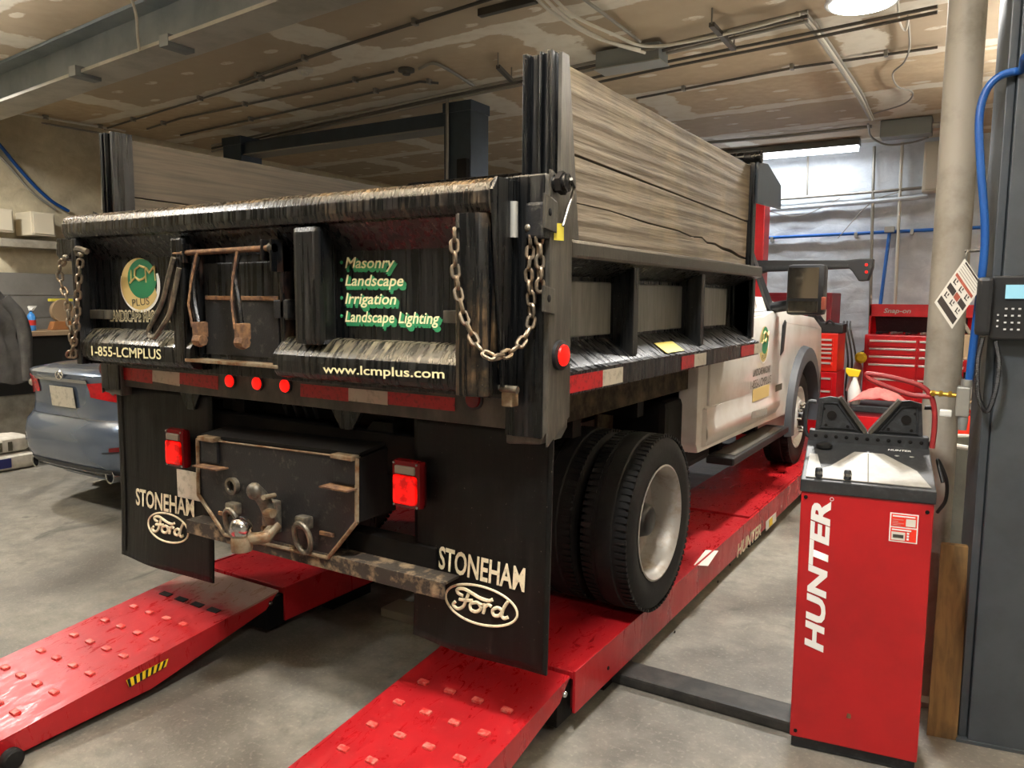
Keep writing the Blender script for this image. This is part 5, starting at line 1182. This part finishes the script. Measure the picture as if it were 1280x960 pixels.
    c = pt(1.035, 0.001, .01); B().tube([c+V((.045*math.cos(a), -.004, .03*math.sin(a))) for a in [2*math.pi*i/20 for i in range(20)]], .006, 6, closed=True).build('badge_ring', 'chrome', t, smooth=True)
    B().tube([c+V((-.03, -.004, -.02)), c+V((0, -.004, .015)), c+V((.03, -.004, -.02))], .006, 6).build('badge_mark', 'chrome', t, smooth=True)
    return t
sedan(-5.92, 3.06, 'blue-grey sedan with red tail lamps parked left of the truck')
# ================================================================== LIFT CONSOLE
CA = math.radians(8); CO = V((-.561, 2.885, 0)); cu_, cv_ = V((math.cos(CA), math.sin(CA), 0)), V((-math.sin(CA), math.cos(CA), 0))
def K(a, b_, z): return CO + cu_*a + cv_*b_ + V((0, 0, z))
CW, CD, CH_ = .425, .40, .985
C = thing('lift_console', K(CW/2, CD/2, 0), 'tall red lift console with black top beside the pole', 'console')
B().slab([K(.006, .02, .005), K(CW-.006, .02, .005), K(CW-.006, CD, .005), K(.006, CD, .005)], (0, 0, .05)).build('plinth', 'console_black', C)
B().slab([K(0, 0, .05), K(CW, 0, .05), K(CW, CD, .05), K(0, CD, .05)], (0, 0, CH_-.05), .006).build('cabinet', 'cabinet_red', C)
tb = B().slab([K(-.004, -.006, CH_), K(-.004, -.006, CH_+.045), K(-.004, CD, CH_+.135), K(-.004, CD, CH_)], cu_*(CW+.008), .004).build('top_band', 'console_black', C)
zt_ = lambda b_: CH_+.045+.09*(b_+.006)/(CD+.006)
def top_poly(pts, lift=.002, th=.002): return [K(a, b_, zt_(b_)+lift) for a, b_ in pts]
B().slab(top_poly(((.012, .012), (CW-.012, .012), (CW-.05, .14), (.27, .27), (.17, .27), (.09, .12), (.06, .09), (.04, .22), (.012, .22))), (0, 0, .003)).build('top_tray', 'console_grey', C)
B().slab(top_poly(((.215, .012), (.219, .012), (.219, .26), (.215, .26)), .005), (0, 0, .001)).build('tray_seam', 'dark_print', C)
for a in (.055, .15):
    p = K(a, .02, zt_(.02)+.003); o = B().lathe([(.013, 0), (.013, .02), (.012, .03), (.009, .034)], p, Z3, 16).build('socket_knob', 'console_black', C, smooth=True); B().lathe([(.0135, .012), (.0135, .022)], p, Z3, 16).build('chrome_band', 'chrome', o, smooth=True)
p = K(.06, .3, zt_(.3)); B().lathe([(.03, 0), (.03, .012), (.018, .02)], p, Z3, 20).build('selector_dial', 'hub_black', C, smooth=True)
a, b_ = K(.285, .315, zt_(.315)), K(.365, .315, zt_(.315)); text('HUNTER', a, b_, .016, 'white_print', C, bold=.03, shear=.2, up=V((-math.sin(CA), math.cos(CA), .22)), lift=.002)
for dx in (.315, .365): p = K(dx, .27, zt_(.27)+.001); B().lathe([(.009, 0), (.008, .002)], p, Z3, 12).build('button_mark', 'aluminium', C)
# V cradle: two slanted wings on a rail, with side handles
rb = CD-.02; zr_ = zt_(rb)
B().slab([K(.0, rb-.02, zr_-.01), K(CW, rb-.02, zr_-.01), K(CW, rb+.03, zr_-.01), K(0, rb+.03, zr_-.01)], (0, 0, .05), .004).build('cradle_rail', 'console_black', C)
for i in range(11): disc(K(.025+i*.0375, rb-.021, zr_+.018), -cv_, .007, .002, 'frame_black', C, 'rail_hole', 12)
for sgn in (0, 1):
    f = (lambda a: a) if sgn == 0 else (lambda a: CW-a)
    outer = [(.02, .04), (.21, .04), (.11, .17), (.07, .175), (.03, .165)]
    wing = B().slab([K(f(a), rb, zr_+z) for a, z in outer], cv_*.02, .002).build('cradle_wing', 'console_black', C)
    B().slab([K(f(a), rb-.022, zr_+z) for a, z in ((.2, .035), (.212, .045), (.112, .178), (.10, .171))], cv_*.06, .002).build('wing_edge', 'post_grey', wing)
    B().tube([K(f(a), rb-.004, zr_+z) for a, z in ((.04, .05), (.17, .05), (.10, .15), (.045, .15))], .005, 6, closed=True).build('wing_rib', 'console_black', wing)
    B().lathe([(.018, 0), (.018, .003)], K(f(.08), rb-.001, zr_+.10), -cv_, 16).build('wing_hole', 'frame_black', wing)
    for a, z in ((.05, .125), (.06, .06), (.14, .06)): B().lathe([(.006, 0), (.006, .003)], K(f(a), rb-.001, zr_+z), -cv_, 10).build('wing_bolt', 'frame_black', wing)
    B().tube(cpath([K(f(.02), rb+.01, zr_+.15), K(f(-.012), rb+.01, zr_+.14), K(f(-.016), rb+.01, zr_+.03), K(f(.01), rb+.01, zr_+.0)], 5), .008, 8).build('side_handle', 'console_black', C, smooth=True)
# HUNTER reading upward
p0, p1 = K(.05, -.0, .30), K(.05, -.0, .935)
p0 = K(.098, 0, .395); p1 = K(.098, 0, .958)
text('HUNTER', p0, p1, .062, 'white_print', C, bold=.042, shear=.18, up=-cu_, lift=.002, normal=-cv_)
B().tube([K(.103+.006*math.cos(a), -.002, .967+.006*math.sin(a)) for a in [2*math.pi*i/12 for i in range(12)]], .001, 4, closed=True).build('trade_mark', 'white_print', C)
# sticker
def kd(x0, x1, z0, z1, mat, name, lift): return B().slab([K(x0, -lift, z0), K(x1, -lift, z0), K(x1, -lift, z1), K(x0, -lift, z1)], -cv_*.0006).build(name, mat, C)
sx0, sz0 = .292, .84; kd(sx0, sx0+.088, sz0, sz0+.102, 'white_print', 'sticker', .001); kd(sx0+.004, sx0+.084, sz0+.055, sz0+.098, 'bucket_red', 'sticker_panel', .002); kd(sx0+.004, sx0+.084, sz0+.004, sz0+.050, 'bucket_red', 'sticker_panel', .002)
kd(sx0+.05, sx0+.08, sz0+.058, sz0+.084, 'tag_white', 'sticker_square', .003); kd(sx0+.007, sx0+.05, sz0+.007, sz0+.036, 'tag_white', 'sticker_picture', .003); kd(sx0+.012, sx0+.045, sz0+.015, sz0+.027, 'post_grey', 'sticker_picture', .004)
for i, (l, zz_) in enumerate(((.07, .089), (.034, .078), (.018, .071), (.036, .065), (.026, .059), (.06, .041))): kd(sx0+.008, sx0+.008+l, sz0+zz_, sz0+zz_+(.005 if i in (0, 5) else .003), 'white_print' if i in (0, 5) else 'rag_red', 'sticker_line', .003)
for i in range(3): kd(sx0+.055, sx0+.062, sz0+.01+i*.01, sz0+.017+i*.01, 'white_print', 'sticker_dot', .003)
for a, z in ((.016, .965), (CW-.02, .955), (.02, .075)): B().lathe([(.007, 0), (.006, .004)], K(a, 0, z), -cv_, 12).build('screw', 'frame_black', C, smooth=True)
decal([K(.19, 0, .165), K(.206, 0, .165), K(.204, 0, .182), K(.192, 0, .184)], 'rust', C, 'paint_chip', -cv_)
# ================================================================== POLE, POST, BOARD
pc = V((-.175, 3.62, 0)); t = thing('support_pole', pc, 'beige round steel pole rising to the ceiling behind the console', 'pole')
B().lathe([(.068, .02), (.068, ZC-.01)], pc, Z3, 32).build('pole_shaft', 'pole_beige', t, smooth=True)
B().lathe([(.13, 0), (.13, .02)], pc, Z3, 24).build('base_plate', 'pole_beige', t)
pp0 = V((-.022, 3.285, 0)); e1 = V((.985, .17, 0)).normalized(); e2 = V((-e1.y, e1.x, 0))
def Q(a, b_, z): return pp0 + e1*a + e2*b_ + V((0, 0, z))
t = PST = thing('lift_post', Q(.13, .12, 0), 'blue-grey steel lift post at the right edge with a phone', 'lift post')
B().slab([Q(.03, 0, .01), Q(.22, 0, .01), Q(.26, .05, .01), Q(.26, .28, .01), Q(.03, .28, .01)], (0, 0, 3.55), .004).build('post_column', 'lift_post', t)
B().slab([Q(0, .02, .01), Q(.028, .02, .01), Q(.028, .26, .01), Q(0, .26, .01)], (0, 0, 3.5), .004).build('post_flange', 'lift_post', t)
B().slab([Q(-.01, -.01, 0), Q(.34, -.01, 0), Q(.34, .30, 0), Q(-.01, .30, 0)], (0, 0, .012)).build('base_plate', 'lift_post', t)
bz = [PY(u, v_, 3.4) for u, v_ in ((1172, 685), (1208, 689))]
W0, W1 = PZ(1158, 919, 0), PZ(1196, 926, 0); 
lean = V((-.0, .10, .735)); o = B().slab([W0, W1, W1+V((.0, .035, 0)), W0+V((0, .035, 0))], lean, .003).build('wooden_board', 'plank_lean', None, base=True); tag(o, 'stained wooden board leaning between the pole and the blue-grey post', 'board')
# blue hose, regulator, red hose
yh = 3.27
tag(B().tube(cpath([V((.42, 3.0, 1.9)), PY(1300, 82, 3.1), PY(1276, 88, yh), PY(1250, 95, yh), PY(1232, 115, yh), PY(1224, 150, yh), PY(1226, 210, yh), PY(1231, 280, yh), PY(1229, 330, yh), PY(1218, 420, yh), PY(1211, 478, yh)], 8), .0135, 12).build('air_hose', 'hose_blue', None, smooth=True), 'thick blue air hose curving along the blue-grey post', 'hose')
p = PY(1203, 500, 3.26); t = thing('air_regulator', (p.x, p.y, p.z-.11), 'grey metal air regulator under the blue hose', 'regulator')
B().box(p.x-.02, p.x+.024, p.y-.02, p.y+.035, p.z-.06, p.z+.05, .006).build('regulator_body', 'aluminium', t)
B().lathe([(.018, .05), (.02, .06), (.018, .075)], p+V((.01, 0, 0)), Z3, 12).build('inlet', 'aluminium', t, smooth=True); B().lathe([(.016, -.06), (.018, -.07), (.014, -.11)], p+V((.006, 0, 0)), Z3, 12).build('drain_bowl', 'steel_box', t, smooth=True)
B().tube([p+V((-.02, 0, .015)), p+V((-.105, -.0, .02))], .008, 8).build('brass_nipple', 'brass', t, smooth=True)
for dx in (-.04, -.07, -.095): B().lathe([(.012, -.006), (.012, .006)], p+V((dx, 0, .018)), X3, 6).build('hex_fitting', 'brass', t)
B().box(p.x-.07, p.x-.03, p.y-.012, p.y+.012, p.z-.065, p.z-.04, .005).build('valve_lever', 'bottle_white', t)
hp_ = [(1163, 496), (1140, 494), (1110, 484), (1088, 474), (1083, 468), (1092, 468), (1120, 473), (1150, 482), (1163, 494), (1168, 512), (1168, 535), (1165, 560)]
tag(B().tube(cpath([PY(u, v_, 3.27-.0*i) for i, (u, v_) in enumerate(hp_)], 8), .0095, 10).build('air_hose', 'hose_red', None, smooth=True), 'dark red air hose looping above the console', 'hose')
tag(B().tube(cpath([V((-.135, 3.3, .99)), PY(1172, 575, 3.34), PY(1183, 600, 3.36), PY(1182, 625, 3.42), PY(1172, 640, 3.5)], 8), .007, 10).build('power_cable', 'hose_black', None, smooth=True), 'black cable looping out of the console side past the pole', 'cable')
# phone
ph = PY(1252, 384, 3.24); PH = thing('desk_phone', ph, 'black desk phone with lit screen mounted on the blue-grey post', 'phone')
ph0 = Q(.03, -.005, 0)
def F(a, b_, z): return V((ph.x, 3.265, ph.z)) + V((a, b_, z))
B().slab([F(-.035, 0, -.115), F(.155, .02, -.115), F(.155, .02, .11), F(-.035, 0, .11)], (0, -.035, 0), .008).build('phone_body', 'phone_black', PH)
B().slab([F(-.078, -.03, -.10), F(-.028, -.03, -.10), F(-.028, -.03, .105), F(-.078, -.03, .105)], (0, -.035, 0), .014).build('handset', 'phone_black', PH)
B().slab([F(.008, -.036, .03), F(.12, -.025, .03), F(.12, -.025, .078), F(.008, -.036, .078)], (0, -.003, 0)).build('screen', 'screen', PH)
for i in range(4):
    for j in range(3): B().slab([F(.01+j*.02, -.0355, -.08+i*.024), F(.018+j*.02, -.0355, -.08+i*.024), F(.018+j*.02, -.0355, -.074+i*.024), F(.01+j*.02, -.0355, -.074+i*.024)], (0, -.002, 0)).build('key', 'key_white', PH)
for i in range(3): B().slab([F(-.012, -.0375, -.07+i*.02), F(-.006, -.0375, -.07+i*.02), F(-.006, -.0375, -.064+i*.02), F(-.012, -.0375, -.064+i*.02)], (0, -.002, 0)).build('key', 'key_white', PH)
cp = cpath([F(-.05, -.05, -.105), F(-.06, -.03, -.2), F(-.05, -.03, -.32), F(-.02, -.03, -.37), F(.0, -.03, -.3), F(.005, -.03, -.2), F(-.01, -.02, -.12)], 20)
coil = []
for i, q in enumerate(cp[:-1]):
    tan = (cp[i+1]-q).normalized(); e_ = tan.cross(Y3).normalized(); f_ = tan.cross(e_)
    for k_ in range(6):
        a = 2*math.pi*k_/6; coil.append(q.lerp(cp[i+1], k_/6) + (e_*math.cos(a)+f_*math.sin(a))*.0075)
B().tube(coil, .0018, 5).build('coiled_cord', 'phone_black', PH, smooth=True)
# hanging instruction tag
yt_ = 3.22
cr_ = [PY(u, v_, yt_) for u, v_ in ((1168, 378), (1206, 322), (1227, 352), (1195, 412))]
cr_ = [PY(1168, 378, yt_), PY(1206, 323, yt_), PY(1227, 354, yt_), PY(1190, 411, yt_)]
o0 = cr_[0]; eu = cr_[1]-cr_[0]; ev = cr_[3]-cr_[0]
TG2 = thing('instruction_tag', (cr_[3].x, yt_, cr_[3].z), 'tilted white instruction tag with pictograms hanging before the pole', 'tag')
def tp(a0, a1, b0, b1, mat, name, lift, th=.0006): return B().slab([o0+eu*a+ev*b_+V((0, -lift, 0)) for a, b_ in ((a0, b0), (a1, b0), (a1, b1), (a0, b1))], (0, -th, 0)).build(name, mat, TG2)
tp(0, 1, 0, 1, 'tag_white', 'tag_card', 0, .0015)
tp(.06, .2, .06, .94, 'tag_dark', 'printed_band', .002); tp(.38, .50, .06, .4, 'tag_dark', 'printed_band', .002); tp(.38, .50, .42, .62, 'tag_red', 'printed_band', .002); tp(.38, .50, .64, .94, 'tag_dark', 'printed_band', .002); tp(.66, .72, .06, .94, 'tag_red', 'printed_band', .002)
for a_ in (.23, .53):
    for i in range(3):
        b0 = .1+i*.3; tp(a_+.01, a_+.11, b0+.03, b0+.07, 'tag_dark', 'pictogram', .002); tp(a_+.02, a_+.04, b0+.07, b0+.17, 'tag_dark', 'pictogram', .002); tp(a_+.07, a_+.12, b0+.12, b0+.16, 'tag_dark', 'pictogram', .002)
for i in range(4): tp(.76+i*.05, .775+i*.05, .08, .9, 'wire_grey', 'printed_line', .002)
tp(.95, .985, .1, .9, 'tag_dark', 'printed_line', .0025)
B().tube(cpath([cr_[1].lerp(cr_[2], .1), PY(1208, 316, yt_), PY(1214, 312, 3.26)], 5), .002, 6).build('hook_wire', 'conduit', TG2)
B().tube([PY(1206, 314, 3.29), PY(1225, 313, 3.29)], .006, 8).build('hook_bar', 'conduit_dark', TG2)
# bin and things behind, between pole and post
p = PZ(1205, 712, 0); bc = V((p.x+.06, p.y, 0)); r_ = .24
zt2 = PY(1200, 558, bc.y-.2).z
t = thing('waste_bin', bc, 'grey plastic waste bin behind the leaning board', 'bin')
B().lathe([(r_*.8, 0), (r_*.82, .02), (r_, zt2), (r_*.96, zt2), (r_*.78, .03), (.01, .03)], bc, Z3, 32).build('bin_body', 'bin_grey', t, smooth=True)
B().tube([bc+V((r_*1.01*math.cos(a), r_*1.01*math.sin(a), zt2)) for a in [2*math.pi*i/32 for i in range(32)]], .015, 8, closed=True).build('bin_rim', 'bin_lining', t, smooth=True)
# low shelf in the background carrying cans
ysh = 7.4; a = PY(1180, 553, ysh)
t = thing('low_shelf', (a.x+.3, ysh+.2, 0), 'low metal shelf between the pole and the blue-grey post', 'shelf')
bx('shelf_board', 'bench_wood', t, a.x+.04, a.x+.75, ysh, ysh+.45, a.z-.04, a.z, .004)
for x in (a.x+.05, a.x+.7):
    for y in (ysh+.03, ysh+.4): bx('leg', 'conduit_dark', t, x, x+.03, y, y+.03, 0, a.z+.72)
bx('shelf_board', 'bench_wood', t, a.x+.04, a.x+.75, ysh, ysh+.45, a.z+.34, a.z+.36, .004)
bx('shelf_board', 'bench_wood', t, a.x+.04, a.x+.75, ysh, ysh+.45, a.z+.70, a.z+.72, .004)
b0 = PY(1203, 553, ysh+.15); t = thing('red_can', (b0.x, b0.y, a.z), 'bright red plastic can on the low shelf', 'can')
B().lathe([(.12, 0), (.125, .02), (.125, .2), (.1, .23)], (b0.x, b0.y, a.z), Z3, 20).build('can_body', 'bucket_red', t, smooth=True); B().tube(cpath([(b0.x-.07, b0.y, a.z+.23), (b0.x, b0.y, a.z+.28), (b0.x+.07, b0.y, a.z+.23)], 5), .012).build('handle', 'bucket_red', t, smooth=True)
for i, (u, hh, m1, m2, lab) in enumerate(((1195, .22, 'aluminium', 'yellow', 'silver spray can with yellow cap on the middle shelf'), (1207, .18, 'bottle_white', 'hub_black', 'white bottle with black cap on the middle shelf'))):
    q = PY(u, 500, ysh+.12); zz_ = a.z+.36; t = thing('spray_can', (q.x, q.y, zz_), lab, 'can')
    B().lathe([(.04, 0), (.042, .01), (.042, hh-.04), (.02, hh)], (q.x, q.y, zz_), Z3, 16).build('can_body', m1, t, smooth=True); B().lathe([(.03, hh), (.03, hh+.05)], (q.x, q.y, zz_), Z3, 14).build('cap', m2, t, smooth=True)
q = PY(1196, 455, ysh+.2); t = thing('parts_box', (q.x, q.y, a.z+.72), 'carton of parts on the top shelf behind the instruction tag', 'box')
B().box(q.x-.16, q.x+.2, q.y-.12, q.y+.12, a.z+.72, a.z+.9, .006).build('carton', 'bench_wood', t); B().tube(cpath([(q.x-.1, q.y-.1, a.z+.9), (q.x, q.y-.12, a.z+1.02), (q.x+.08, q.y-.05, a.z+.92)], 5), .015).build('bent_pipe', 'aluminium', t, smooth=True)
# crumpled plastic by the post foot
p = PZ(1275, 880, 0); t = thing('plastic_bag', (p.x, p.y, 0), 'crumpled clear plastic bag on the floor right of the post', 'bag')
rows = [[(p.x+.09*math.cos(a)*s_*(1+.35*noise.noise(V((a*2, s_*4, 1)))), p.y+.09*math.sin(a)*s_, max(.002, .14*(1-s_**2)+.05*noise.noise(V((a*3, s_*6, 5))))) for a in [2*math.pi*i/28 for i in range(29)]] for s_ in (.02, .25, .5, .7, .85, 1.0)]
B().grid(rows).build('bag_body', 'bag_white', t, smooth=True)
